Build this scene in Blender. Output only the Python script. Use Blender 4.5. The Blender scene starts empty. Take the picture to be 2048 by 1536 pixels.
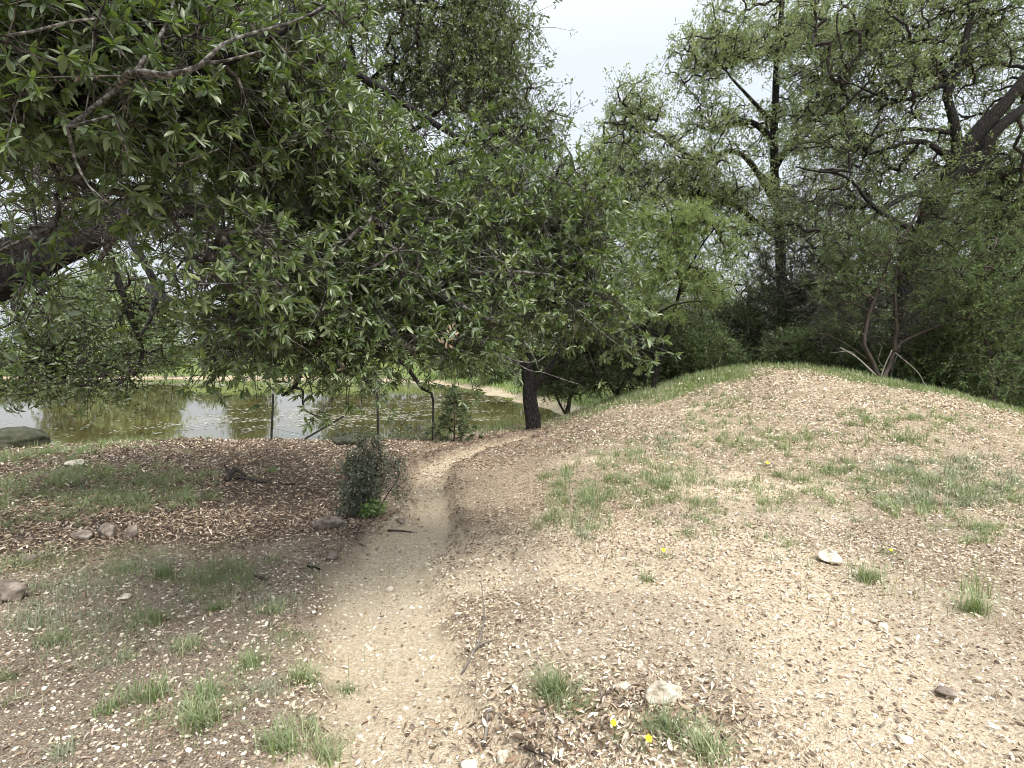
import bpy, math, random
import numpy as np
from mathutils import Vector

rng = np.random.default_rng(7)
random.seed(7)
R = math.radians
sc = bpy.context.scene
col = sc.collection

# ------------------------------------------------------------------ camera
F, PW, PH, HOR, EYE = 1100.0, 2048, 1536, 690.0, 1.6
PITCH = -math.atan((PH / 2 - HOR) / F)
cam_d = bpy.data.cameras.new('camera')
cam_d.sensor_width = 36.0
cam_d.lens = 36.0 * F / PW
cam_d.clip_start = 0.05
cam_d.clip_end = 3000
cam = bpy.data.objects.new('camera', cam_d)
cam.location = (0, 0, EYE)
cam.rotation_euler = (R(90) + PITCH, 0, 0)
col.objects.link(cam)
sc.camera = cam

# ------------------------------------------------------------------ sky, sun, exposure
SUN_EL, SUN_AZ = R(56), R(150)          # azimuth clockwise from +Y: behind the camera, a little right
w = bpy.data.worlds.new('World')
sc.world = w
w.use_nodes = True
nt = w.node_tree
bg = nt.nodes['Background']
sky = nt.nodes.new('ShaderNodeTexSky')
sky.sky_type = 'NISHITA'
sky.sun_disc = False
sky.sun_elevation = SUN_EL
sky.sun_rotation = SUN_AZ
sky.air_density = 1.3
sky.dust_density = 5.0
sky.ozone_density = 1.5
hsv = nt.nodes.new('ShaderNodeHueSaturation')
hsv.inputs['Saturation'].default_value = 0.30
hsv.inputs['Value'].default_value = 1.0
mixc = nt.nodes.new('ShaderNodeMix')
mixc.data_type = 'RGBA'
mixc.inputs['Factor'].default_value = 0.78
tcw = nt.nodes.new('ShaderNodeTexCoord'); spw = nt.nodes.new('ShaderNodeSeparateXYZ')
nt.links.new(tcw.outputs['Generated'], spw.inputs[0])
crw = nt.nodes.new('ShaderNodeValToRGB')                 # cloud layer: overcast sky, brighter towards the zenith
crw.color_ramp.elements[0].position = 0.0; crw.color_ramp.elements[0].color = (.62, .665, .715, 1)
crw.color_ramp.elements[1].position = 1.0; crw.color_ramp.elements[1].color = (1.75, 1.78, 1.84, 1)
e_ = crw.color_ramp.elements.new(.45); e_.color = (.72, .79, .875, 1)
nt.links.new(spw.outputs[2], crw.inputs[0])
scw = nt.nodes.new('ShaderNodeMix'); scw.data_type = 'RGBA'; scw.blend_type = 'MULTIPLY'; scw.inputs['Factor'].default_value = 1
scw.inputs['B'].default_value = (8.5, 8.5, 8.5, 1)
nt.links.new(crw.outputs[0], scw.inputs['A']); nt.links.new(scw.outputs['Result'], mixc.inputs['B'])
nt.links.new(sky.outputs[0], hsv.inputs['Color'])
nt.links.new(hsv.outputs[0], mixc.inputs['A'])
nt.links.new(mixc.outputs['Result'], bg.inputs['Color'])
bg.inputs['Strength'].default_value = 0.10
sun_d = bpy.data.lights.new('sun', 'SUN')
sun_d.energy = 2.9
sun_d.angle = R(20)
sun_d.color = (1.0, 0.95, 0.87)
sun = bpy.data.objects.new('sun', sun_d)
sdir = Vector((math.sin(SUN_AZ) * math.cos(SUN_EL), math.cos(SUN_AZ) * math.cos(SUN_EL), math.sin(SUN_EL)))
sun.rotation_euler = sdir.to_track_quat('Z', 'Y').to_euler()
sun.location = sdir * 50
col.objects.link(sun)
vs = sc.view_settings
vs.view_transform = 'Standard'
vs.look = 'None'
vs.exposure = 0.72
vs.gamma = 1.0
cy = sc.cycles
cy.max_bounces = 6
cy.diffuse_bounces = 4
cy.glossy_bounces = 3
cy.transmission_bounces = 3
cy.transparent_max_bounces = 4
cy.caustics_reflective = False
cy.caustics_refractive = False
cy.filter_width = 0.9
cy.use_adaptive_sampling = True
cy.adaptive_threshold = 0.015

# ------------------------------------------------------------------ pixel <-> world helpers
CP, SP = math.cos(PITCH), math.sin(PITCH)
def at(px, py, Y):
    cx, cyy = (px - PW / 2) / F, (PH / 2 - py) / F
    d = (cx, CP - SP * cyy, SP + CP * cyy)
    k = Y / d[1]
    return np.array((d[0] * k, Y, EYE + d[2] * k))

# ------------------------------------------------------------------ noise in numpy
_perm = np.random.default_rng(3).random((256, 256))
def vnoise(x, y, s, o=0):
    x = np.asarray(x, float) / s + 31.7 * (o + 1)
    y = np.asarray(y, float) / s + 17.3 * (o + 1)
    xi, yi = np.floor(x).astype(int), np.floor(y).astype(int)
    fx, fy = x - xi, y - yi
    fx, fy = fx * fx * (3 - 2 * fx), fy * fy * (3 - 2 * fy)
    g = lambda a, b: _perm[a % 256, b % 256]
    return (g(xi, yi) * (1 - fx) + g(xi + 1, yi) * fx) * (1 - fy) + (g(xi, yi + 1) * (1 - fx) + g(xi + 1, yi + 1) * fx) * fy
def ss(a, b, x):
    t = np.clip((np.asarray(x, float) - a) / (b - a), 0, 1)
    return t * t * (3 - 2 * t)

# ------------------------------------------------------------------ terrain
WATER = -1.0
POND = np.array([(-70, 13.5), (-30, 12.9), (-9, 12.6), (-6, 12.9), (-4, 12.6), (-2.5, 13.0), (-1.2, 13.8), (0.2, 14.6), (0.9, 16), (2.0, 18.3),
                 (2.1, 20), (1.3, 23.5), (-0.1, 27), (-3.2, 33.6), (-8, 39.5), (-16, 42), (-35, 43), (-70, 44)], float)
def pond_dist(x, y):                     # > 0 outside the water, < 0 inside
    x = np.asarray(x, float); y = np.asarray(y, float)
    best = np.full(x.shape, 1e9)
    inside = np.zeros(x.shape, bool)
    n = len(POND)
    for i in range(n):
        a, b = POND[i], POND[(i + 1) % n]
        ab = b - a
        t = np.clip(((x - a[0]) * ab[0] + (y - a[1]) * ab[1]) / (ab @ ab), 0, 1)
        best = np.minimum(best, np.hypot(x - a[0] - t * ab[0], y - a[1] - t * ab[1]))
        c = ((a[1] > y) != (b[1] > y)) & (x < (b[0] - a[0]) * (y - a[1]) / (b[1] - a[1] + 1e-12) + a[0])
        inside ^= c
    return np.where(inside, -best, best)
# path: centre line (pixel on flat ground) and half width in metres
PATH_PX = [(850, 1900, .60), (835, 1536, .36), (800, 1380, .40), (775, 1260, .42), (770, 1180, .44), (800, 1115, .36), (858, 1060, .24),
           (865, 1010, .20), (845, 965, .24), (870, 925, .28), (930, 893, .35), (1010, 876, .4), (1040, 866, .4)]
PATH = []
for px, py, hw in PATH_PX:
    yy = F * (EYE + 0.05) / (py - HOR)
    PATH.append((float(at(px, py, yy)[0]), yy, hw * .86))
def path_mask(x, y):
    x = np.asarray(x, float); y = np.asarray(y, float)
    m = np.full(x.shape, 9.0)
    for (ax, ay, aw), (bx, by, bw) in zip(PATH[:-1], PATH[1:]):
        dx, dy = bx - ax, by - ay
        t = np.clip(((x - ax) * dx + (y - ay) * dy) / (dx * dx + dy * dy), 0, 1)
        d = np.hypot(x - ax - t * dx, y - ay - t * dy) / (aw + (bw - aw) * t)
        m = np.minimum(m, d)
    m += 0.65 * (vnoise(x, y, .45, 1) - .5) + 0.5 * (vnoise(x, y, .12, 2) - .5)
    return m                             # < 1 on the path
def height(x, y):
    x = np.asarray(x, float); y = np.asarray(y, float)
    z = -0.24 * ss(5, 10, y) * (1 - ss(0, 3, x))
    # mound
    sx = np.where(x < 5.3, 2.15, 2.7)
    sy = np.where(y < 11.3, 3.4, 2.4)
    z = z + 1.14 * np.exp(-(x - 5.3) ** 2 / (2 * sx ** 2) - (y - 11.3) ** 2 / (2 * sy ** 2))
    # low spur of the mound along the path
    z = z + 0.28 * np.exp(-(x - 1.3) ** 2 / (2 * .9 ** 2) - (y - 6.8) ** 2 / (2 * 1.9 ** 2))
    z = z + 0.10 * np.exp(-(x + 5.0) ** 2 / 8 - (y - 8.0) ** 2 / 5)
    # behind the mound and the far land
    z = z - 0.35 * ss(13, 17, y) * ss(2, 5, x) + 1.0 * ss(43.5, 51, y)
    near = (y < 16)
    amp = np.where(near, 1.0, 2.5)
    z = z + amp * (0.07 * (vnoise(x, y, 1.4) - .5) + 0.035 * (vnoise(x, y, .45, 3) - .5)) + np.where(near & (np.abs(x) < 14), 0.018 * (vnoise(x, y, .13, 4) - .5), 0)
    pm = path_mask(x, y)
    z = z - 0.09 * (1 - ss(.75, 1.45, pm)) * (y < 13) + 0.045 * np.exp(-((pm - 1.6) / .4) ** 2) * ss(3.5, 5, y) * (y < 13)
    d = pond_dist(x, y)
    d = d + 0.9 * (vnoise(x, y, 1.7, 6) - .5) + .3 * (vnoise(x, y, .5, 7) - .5)
    rise = np.where(y > 24, 6.5, np.where(y > 15, 4.5, 2.6))
    edge = ss(-.5, 1, d / rise * 1.0)
    prof = np.where(d > 0, np.power(np.clip(d / rise, 0, 1), .7), d * .35)
    zz = WATER + 0.0 + prof * (z - WATER)
    zz = np.where(d > rise, z, np.where(d > 0, zz, WATER + d * .25))
    return np.maximum(zz, WATER - .8)
def hgt(x, y):
    return float(height(np.array([x]), np.array([y]))[0])
def hit(px, py):
    """ground point seen at a pixel"""
    Y = np.linspace(1.0, 60, 6000)
    a = at(px, py, 1.0)
    X = a[0] * Y; Z = EYE + (a[2] - EYE) * Y
    h = height(X, Y)
    k = np.argmax(Z <= h)
    if Z[k] > h[k]: k = len(Y) - 1
    return np.array((X[k], Y[k], h[k]))

# ------------------------------------------------------------------ object helpers
def tag(o, label=None, cat=None, group=None, kind=None):
    if label: o['label'] = label
    if cat: o['category'] = cat
    if group: o['group'] = group
    if kind: o['kind'] = kind
    return o
def empty(name, loc, label, cat, group=None):
    o = bpy.data.objects.new(name, None)
    o.location = loc
    o.empty_display_size = .2
    col.objects.link(o)
    return tag(o, label, cat, group)
def mesh_obj(name, V, polys, mat, parent=None, v=None, smooth=True, extra=None):
    """polys: list of int arrays (n,3) or (n,4); v: float attribute on points"""
    V = np.asarray(V, np.float32)
    off = np.zeros(3, np.float32)
    if parent is not None:
        off = np.array(parent.location, np.float32)
        V = V - off
    me = bpy.data.meshes.new(name)
    me.vertices.add(len(V))
    me.vertices.foreach_set('co', V.ravel())
    polys = [np.asarray(p, np.int32) for p in polys if len(p)]
    idx = np.concatenate([p.ravel() for p in polys])
    cnt = np.concatenate([np.full(len(p), p.shape[1], np.int32) for p in polys])
    me.loops.add(len(idx))
    me.loops.foreach_set('vertex_index', idx)
    me.polygons.add(len(cnt))
    st = np.concatenate([[0], np.cumsum(cnt)[:-1]]).astype(np.int32)
    me.polygons.foreach_set('loop_start', st)
    me.polygons.foreach_set('loop_total', cnt)
    me.polygons.foreach_set('use_smooth', np.full(len(cnt), smooth))
    at_ = dict(extra or {})
    if v is not None: at_['v'] = v
    for k, a in at_.items():
        t = me.attributes.new(k, 'FLOAT', 'POINT')
        t.data.foreach_set('value', np.asarray(a, np.float32))
    me.update(calc_edges=True)
    me.materials.append(mat)
    o = bpy.data.objects.new(name, me)
    col.objects.link(o)
    if parent is not None: o.parent = parent
    return o
def unit(a):
    return a / np.maximum(np.linalg.norm(a, axis=-1, keepdims=True), 1e-9)

# ------------------------------------------------------------------ materials
def new_mat(name):
    m = bpy.data.materials.new(name)
    m.use_nodes = True
    return m, m.node_tree, m.node_tree.nodes['Principled BSDF']
def ramp(nt, stops, fac):
    r = nt.nodes.new('ShaderNodeValToRGB')
    e = r.color_ramp.elements
    while len(e) < len(stops): e.new(.5)
    for k, (p, c) in enumerate(stops):
        e[k].position = p
        e[k].color = (*c, 1)
    nt.links.new(fac, r.inputs[0])
    return r.outputs[0]
def attr(nt, name):
    a = nt.nodes.new('ShaderNodeAttribute')
    a.attribute_name = name
    return a.outputs['Fac']
def leaf_mat(name, stops, rough=.42, trans=.22, tcol=(.16, .24, .03), spec=.5):
    m, nt, p = new_mat(name)
    c = ramp(nt, stops, attr(nt, 'v'))
    geo = nt.nodes.new('ShaderNodeNewGeometry')
    mx = nt.nodes.new('ShaderNodeMix'); mx.data_type = 'RGBA'
    nt.links.new(geo.outputs['Backfacing'], mx.inputs['Factor'])
    nt.links.new(c, mx.inputs['A'])
    hs = nt.nodes.new('ShaderNodeHueSaturation')
    hs.inputs['Saturation'].default_value = .65
    hs.inputs['Value'].default_value = 1.35
    nt.links.new(c, hs.inputs['Color'])
    nt.links.new(hs.outputs[0], mx.inputs['B'])
    nt.links.new(mx.outputs['Result'], p.inputs['Base Color'])
    p.inputs['Roughness'].default_value = rough
    p.inputs['Specular IOR Level'].default_value = spec
    t = nt.nodes.new('ShaderNodeBsdfTranslucent')
    t.inputs['Color'].default_value = (*tcol, 1)
    ms = nt.nodes.new('ShaderNodeMixShader')
    ms.inputs[0].default_value = trans
    nt.links.new(p.outputs[0], ms.inputs[1])
    nt.links.new(t.outputs[0], ms.inputs[2])
    nt.links.new(ms.outputs[0], nt.nodes['Material Output'].inputs['Surface'])
    return m
def noise(nt, scale, detail=6, rough=.6, coord=None, stretch=None):
    tc = nt.nodes.new('ShaderNodeTexCoord')
    n = nt.nodes.new('ShaderNodeTexNoise')
    n.inputs['Scale'].default_value = scale
    n.inputs['Detail'].default_value = detail
    n.inputs['Roughness'].default_value = rough
    src = tc.outputs['Object']
    if stretch:
        mp = nt.nodes.new('ShaderNodeMapping')
        mp.inputs['Scale'].default_value = stretch
        nt.links.new(src, mp.inputs[0]); src = mp.outputs[0]
    nt.links.new(src, n.inputs['Vector'])
    return n.outputs[0]
def bump(nt, p, h, strength=.5, dist=.02):
    b = nt.nodes.new('ShaderNodeBump')
    b.inputs['Strength'].default_value = strength
    b.inputs['Distance'].default_value = dist
    nt.links.new(h, b.inputs['Height'])
    nt.links.new(b.outputs[0], p.inputs['Normal'])
def solid_mat(name, stops, scale=8, rough=.85, bs=.5, bd=.02, stretch=None, spec=.3):
    m, nt, p = new_mat(name)
    n = noise(nt, scale, stretch=stretch)
    nt.links.new(ramp(nt, stops, n), p.inputs['Base Color'])
    p.inputs['Roughness'].default_value = rough
    p.inputs['Specular IOR Level'].default_value = spec
    bump(nt, p, n, bs, bd)
    return m

M = {}
M['oak'] = leaf_mat('oak_leaf', [(0, (.030, .050, .021)), (.45, (.074, .120, .042)), (.8, (.15, .205, .065)), (.97, (.24, .29, .08)), (1, (.38, .30, .08))], .36, .2, (.26, .40, .05), .5)
M['oak_small'] = leaf_mat('small_oak_leaf', [(0, (.035, .058, .022)), (.5, (.082, .125, .042)), (1, (.17, .23, .08))], .42, .25, (.24, .33, .07))
M['oak_mid'] = leaf_mat('mid_oak_leaf', [(0, (.055, .09, .035)), (.5, (.13, .19, .065)), (1, (.26, .34, .12))], .42, .3, (.26, .34, .09))
M['oak_pale'] = leaf_mat('pale_oak_leaf', [(0, (.09, .13, .045)), (.5, (.20, .275, .09)), (1, (.36, .43, .17))], .45, .32, (.32, .40, .12))
M['juniper'] = leaf_mat('juniper_spray', [(0, (.07, .075, .03)), (.35, (.085, .13, .04)), (.7, (.15, .24, .055)), (.94, (.22, .34, .08)), (1, (.26, .16, .08))], .7, .2, (.1, .16, .03), .2)
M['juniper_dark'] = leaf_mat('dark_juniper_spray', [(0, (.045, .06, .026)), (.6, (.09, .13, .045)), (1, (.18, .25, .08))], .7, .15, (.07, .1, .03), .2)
M['bright'] = leaf_mat('bright_leaflet', [(0, (.11, .18, .05)), (.5, (.19, .285, .075)), (1, (.32, .42, .13))], .6, .36, (.38, .5, .12), .2)
M['shrub'] = leaf_mat('shrub_leaf', [(0, (.045, .06, .04)), (.6, (.085, .11, .068)), (1, (.17, .20, .13))], .45, .15)
M['far'] = leaf_mat('far_leaf', [(0, (.07, .10, .05)), (.5, (.12, .17, .07)), (1, (.22, .27, .10))], .6, .3, (.25, .33, .08), .2)
M['weed'] = leaf_mat('weed_leaf', [(0, (.08, .15, .03)), (1, (.2, .32, .06))], .5, .3, (.25, .4, .06))
M['grass'] = leaf_mat('grass_blade', [(0, (.08, .125, .04)), (.5, (.165, .235, .07)), (.8, (.28, .33, .12)), (1, (.52, .46, .27))], .55, .3, (.32, .4, .1), .3)
M['greygrass'] = leaf_mat('grey_herb_leaf', [(0, (.12, .16, .075)), (.6, (.225, .27, .13)), (1, (.38, .40, .22))], .6, .2, (.2, .25, .12), .3)
M['bankgrass'] = leaf_mat('bank_grass_blade', [(0, (.10, .17, .04)), (.5, (.17, .27, .07)), (.85, (.26, .32, .10)), (1, (.45, .40, .20))], .6, .3, (.3, .4, .08), .2)
M['litter'] = leaf_mat('dead_oak_leaf', [(0, (.07, .052, .04)), (.22, (.17, .125, .09)), (.34, (.30, .20, .13)), (.5, (.42, .33, .24)), (.75, (.70, .585, .42)), (1, (.88, .80, .62))], .6, .12, (.4, .28, .15), .3)
M['bark'] = solid_mat('oak_bark', [(.40, (.006, .005, .005)), (.54, (.018, .016, .014)), (.70, (.055, .050, .045))], 42, .95, 1.0, .05, (1, 1, .35))
M['twig'] = solid_mat('lichened_twig', [(.35, (.022, .020, .018)), (.52, (.075, .068, .06)), (.68, (.26, .25, .23))], 30, .9, .6, .004)
M['greylimb'] = solid_mat('lichen_limb_bark', [(.36, (.022, .02, .018)), (.5, (.085, .08, .074)), (.66, (.27, .265, .25))], 60, .9, .9, .008)
M['darktwig'] = solid_mat('dark_twig', [(.3, (.02, .017, .015)), (.6, (.05, .042, .036)), (.8, (.11, .10, .09))], 10, .9, .4, .004)
M['greytwig'] = solid_mat('grey_dead_twig', [(.3, (.10, .09, .08)), (.6, (.24, .22, .195)), (.8, (.38, .36, .33))], 10, .9, .4, .004)
M['cedarbark'] = solid_mat('cedar_bark', [(.3, (.025, .019, .016)), (.6, (.07, .055, .045)), (.8, (.14, .12, .105))], 22, .95, .8, .02, (1, 1, .15))
M['limestone'] = solid_mat('limestone', [(.34, (.24, .20, .15)), (.46, (.56, .50, .40)), (.66, (.80, .76, .67))], 16, .9, .8, .02)
M['brownrock'] = solid_mat('brown_rock', [(.32, (.10, .08, .065)), (.5, (.24, .20, .165)), (.68, (.46, .41, .36))], 11, .95, .9, .03)
M['darkrock'] = solid_mat('dark_rock', [(.3, (.03, .032, .022)), (.5, (.05, .056, .034)), (.65, (.085, .08, .06)), (.8, (.15, .14, .115))], 7, .95, .9, .04)
M['pebble'] = leaf_mat('pebble', [(0, (.09, .065, .05)), (.25, (.26, .20, .15)), (.5, (.52, .44, .33)), (.75, (.72, .65, .53)), (1, (.86, .83, .75))], .9, 0.0, (0, 0, 0), .2)
M['post'] = solid_mat('rusty_dark_steel', [(.35, (.012, .014, .012)), (.6, (.03, .03, .026)), (.78, (.09, .06, .045))], 30, .6, .2, .002)
M['posttip'] = solid_mat('worn_white_paint', [(.3, (.16, .15, .13)), (.7, (.40, .39, .35))], 30, .7, .2, .002)
M['wire'] = solid_mat('fence_wire_steel', [(.3, (.05, .05, .05)), (.7, (.14, .13, .12))], 30, .5, .1, .001)
M['petal'] = solid_mat('yellow_petal', [(.3, (.80, .58, .01)), (.7, (.90, .72, .03))], 30, .6, .1, .001)
M['algae'] = leaf_mat('pond_scum', [(0, (.10, .095, .04)), (.5, (.22, .20, .11)), (1, (.46, .43, .32))], .35, .0, (0, 0, 0), .6)

def ground_mat():
    m, nt, p = new_mat('ground_soil')
    L = nt.links
    def mix(a, b, f):
        x = nt.nodes.new('ShaderNodeMix'); x.data_type = 'RGBA'
        L.new(f, x.inputs['Factor']); L.new(a, x.inputs['A']); L.new(b, x.inputs['B'])
        return x.outputs['Result']
    n1 = noise(nt, 30, 8, .7)
    n2 = noise(nt, 3.0, 6, .6)
    n3 = noise(nt, 120, 3, .6)
    n4 = noise(nt, 55, 4, .75)
    sand = ramp(nt, [(.30, (.34, .26, .175)), (.42, (.62, .505, .36)), (.56, (.77, .655, .49)), (.7, (.86, .785, .64))], n4)
    duff = ramp(nt, [(.36, (.10, .075, .052)), (.48, (.40, .315, .22)), (.60, (.66, .555, .405)), (.75, (.82, .735, .58))], n4)
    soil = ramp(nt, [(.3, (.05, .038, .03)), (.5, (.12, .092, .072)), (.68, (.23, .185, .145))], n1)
    grav = ramp(nt, [(.3, (.085, .065, .048)), (.43, (.235, .187, .14)), (.56, (.385, .315, .245)), (.70, (.62, .55, .44))], n3)
    green = ramp(nt, [(.3, (.08, .11, .035)), (.5, (.15, .20, .06)), (.7, (.26, .29, .11))], n1)
    rockc = ramp(nt, [(.3, (.30, .25, .17)), (.6, (.48, .41, .29))], n2)
    c = mix(sand, duff, attr(nt, 'duff'))
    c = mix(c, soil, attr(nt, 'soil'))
    c = mix(c, grav, attr(nt, 'gravel'))
    c = mix(c, green, attr(nt, 'green'))
    c = mix(c, rockc, attr(nt, 'shore'))
    L.new(c, p.inputs['Base Color'])
    p.inputs['Roughness'].default_value = .95
    p.inputs['Specular IOR Level'].default_value = .15
    ad = nt.nodes.new('ShaderNodeMath'); ad.operation = 'ADD'
    L.new(n1, ad.inputs[0]); L.new(n3, ad.inputs[1])
    bump(nt, p, ad.outputs[0], 1.0, .02)
    return m
M['ground'] = ground_mat()
def water_mat():
    m, nt, p = new_mat('pond_water')
    n = noise(nt, .35, 4, .55)
    nt.links.new(ramp(nt, [(.35, (.05, .042, .016)), (.6, (.095, .08, .03)), (.8, (.15, .13, .05))], n), p.inputs['Base Color'])
    p.inputs['Roughness'].default_value = .03
    p.inputs['IOR'].default_value = 1.5
    p.inputs['Specular IOR Level'].default_value = .8
    h = noise(nt, 1.6, 3, .5, stretch=(1, 2.2, 1))
    bump(nt, p, h, .035, .03)
    return m
M['water'] = water_mat()

# ------------------------------------------------------------------ ground sheet, path cut out of the same grid
def axis(fine0, fine1, step, lo, hi, g=1.16):
    a = list(np.arange(fine0, fine1, step))
    s, x = step, a[-1]
    while x < hi:
        s *= g; x += min(s, 60); a.append(x)
    s, x = step, a[0]
    pre = []
    while x > lo:
        s *= g; x -= min(s, 60); pre.append(x)
    return np.array(pre[::-1] + a)
gx = axis(-10.5, 12.0, .055, -900, 900)
gy1 = np.arange(1.0, 14.5, .055)
gy2 = [gy1[-1]]
s = .055
while gy2[-1] < 1500:
    s = min(s * 1.09, .35) if gy2[-1] < 60 else s * 1.15
    gy2.append(gy2[-1] + s)
gy0, s, y = [], .055, 1.0
while y > -300:
    s *= 1.25; y -= s; gy0.append(y)
gy = np.concatenate([gy0[::-1], gy1, gy2[1:]])
GX, GY = np.meshgrid(gx, gy)
GZ = height(GX, GY)
def masks(x, y):
    pm = path_mask(x, y)
    path = 1 - ss(.7, 1.45, pm)
    n = vnoise(x, y, 1.1, 11) - .5
    n2 = vnoise(x, y, .3, 12) - .5
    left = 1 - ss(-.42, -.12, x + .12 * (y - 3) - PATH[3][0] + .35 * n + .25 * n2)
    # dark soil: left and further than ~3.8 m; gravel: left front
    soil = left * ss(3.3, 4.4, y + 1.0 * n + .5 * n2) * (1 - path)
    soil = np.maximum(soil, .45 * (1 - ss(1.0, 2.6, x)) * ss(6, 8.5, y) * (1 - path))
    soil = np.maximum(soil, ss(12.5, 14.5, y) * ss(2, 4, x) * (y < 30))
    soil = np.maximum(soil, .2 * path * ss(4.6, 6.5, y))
    gravel = left * (1 - ss(3.3, 4.4, y + n)) * (1 - path) + .35 * (x > 0) * ss(.45, .6, vnoise(x, y, .9, 5)) * (y < 5)
    d = pond_dist(x, y)
    crest = (ss(10.0, 10.9, y + 1.4 * n + .6 * n2 + .52 * np.clip(x - 5.4, 0, 4.5) - .25 * np.clip(4.4 - x, 0, 3)) * ss(.8, 2.2, x))
    duff = ss(.4, .65, vnoise(x, y, 1.2, 51) * .6 + vnoise(x, y, .35, 52) * .4 + .35 * ss(4.5, 6.5, y)) * (1 - path) * (1 - left)
    green = np.maximum(crest * (y < 30), ss(.7, 1.3, d) * (y > 14.5) * ((x < 3) | (y > 30)))
    shore = (1 - ss(.3, 1.0, d + n)) * (y > 14) * (d > -3)
    masks.duff = np.clip(duff, 0, 1)
    return path, np.clip(soil, 0, 1), np.clip(gravel, 0, 1), np.clip(green, 0, 1), np.clip(shore, 0, 1)
mk = masks(GX, GY)
nx, ny = len(gx), len(gy)
ii = (np.arange(ny - 1)[:, None] * nx + np.arange(nx - 1)[None]).ravel()
quads = np.stack([ii, ii + 1, ii + nx + 1, ii + nx], 1)
V = np.stack([GX.ravel(), GY.ravel(), GZ.ravel()], 1)
A = dict(zip(('path', 'soil', 'gravel', 'green', 'shore'), [m.ravel() for m in mk]))
A['duff'] = masks.duff.ravel()
qc = V[quads].mean(1)
onp = (path_mask(qc[:, 0], qc[:, 1]) < 1.0) & (qc[:, 1] > .3) & (qc[:, 1] < 11.5)
def sub(name, q, **k):
    u, inv = np.unique(q, return_inverse=True)
    return tag(mesh_obj(name, V[u], [inv.reshape(q.shape)], M['ground'], extra={a: b[u] for a, b in A.items() if a != 'path'}), kind='structure', **k)
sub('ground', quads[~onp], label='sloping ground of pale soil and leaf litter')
sub('path', quads[onp], label='narrow bare sandy footpath winding to the pond')
wv = np.array([(-90, 10.5, WATER), (8, 10.5, WATER), (8, 46, WATER), (-90, 46, WATER)])
tag(mesh_obj('water', wv, [np.array([[0, 1, 2, 3]])], M['water']), 'murky green pond reflecting the pale sky', kind='structure')

# ------------------------------------------------------------------ leaf templates (u along, s across, t up) in leaf units
T_HI = (np.array([(0, 0, 0), (.36, 0, .02), (.70, 0, 0), (1, 0, -.07),
                  (.16, .55, .05), (.45, 1, .12), (.78, .75, .06),
                  (.16, -.55, .05), (.45, -1, .12), (.78, -.75, .06)], float),
        [np.array([(0, 1, 4), (0, 7, 1), (2, 3, 6), (2, 9, 3)]), np.array([(1, 2, 5, 4), (2, 1, 7, 8)])],
        )
T_HI = (T_HI[0], [np.array([(0, 1, 4), (0, 7, 1), (2, 3, 6), (2, 9, 3), (1, 2, 5), (1, 5, 4), (2, 6, 5), (1, 8, 2), (1, 7, 8), (2, 8, 9)])])
T_LO = (np.array([(0, 0, 0), (.45, 1, .10), (1, 0, -.04), (.45, -1, .10), (.5, 0, 0)], float),
        [np.array([(0, 4, 1), (4, 2, 1), (0, 3, 4), (4, 3, 2)])])
T_MIN = (np.array([(0, 0, 0), (.5, 1, .12), (1, 0, -.04), (.5, -1, .12)], float), [np.array([(0, 2, 1), (0, 3, 2)])])
T_CURL = (np.array([(0, 0, 0), (.3, .8, .38), (.3, 0, .06), (.3, -.8, .38), (.72, .75, .42), (.72, 0, .12), (.72, -.75, .42), (1, 0, .25)], float),
          [np.array([(0, 2, 1), (0, 3, 2), (4, 5, 7), (5, 6, 7)]), np.array([(1, 2, 5, 4), (2, 3, 6, 5)])])
T_CURL_LO = (np.array([(0, 0, .05), (.5, .95, .35), (.5, -.95, .35), (1, 0, .2), (.5, 0, .02)], float), [np.array([(0, 4, 1), (0, 2, 4), (4, 3, 1), (4, 2, 3)])])
T_NEEDLE = (np.array([(0, 0, 0), (.35, 1, .1), (1, 0, 0), (.35, -1, .1)], float), [np.array([(0, 2, 1), (0, 3, 2)])])

def instance(T, P, D, N, Ln, Wd, v):
    """leaves at P along D with normal N; returns (verts, polys, v)"""
    tv, tp = T
    D = unit(D)
    S = unit(np.cross(D, N)); N = np.cross(S, D)
    n, k = len(P), len(tv)
    Ln = np.broadcast_to(Ln, (n,))[:, None, None]; Wd = np.broadcast_to(Wd, (n,))[:, None, None]
    VV = P[:, None] + D[:, None] * tv[None, :, 0:1] * Ln + S[:, None] * tv[None, :, 1:2] * Wd * .5 + N[:, None] * tv[None, :, 2:3] * Ln * .6
    base = (np.arange(n) * k)[:, None, None]
    return VV.reshape(-1, 3), [(p[None] + base).reshape(-1, p.shape[1]) for p in tp], np.repeat(v, k)
def merge(parts):
    Vs, Ps, vs_, o = [], [], [], 0
    for V_, P_, v_ in parts:
        Vs.append(V_); vs_.append(v_)
        Ps += [p + o for p in P_]
        o += len(V_)
    return np.concatenate(Vs), Ps, np.concatenate(vs_)
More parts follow.
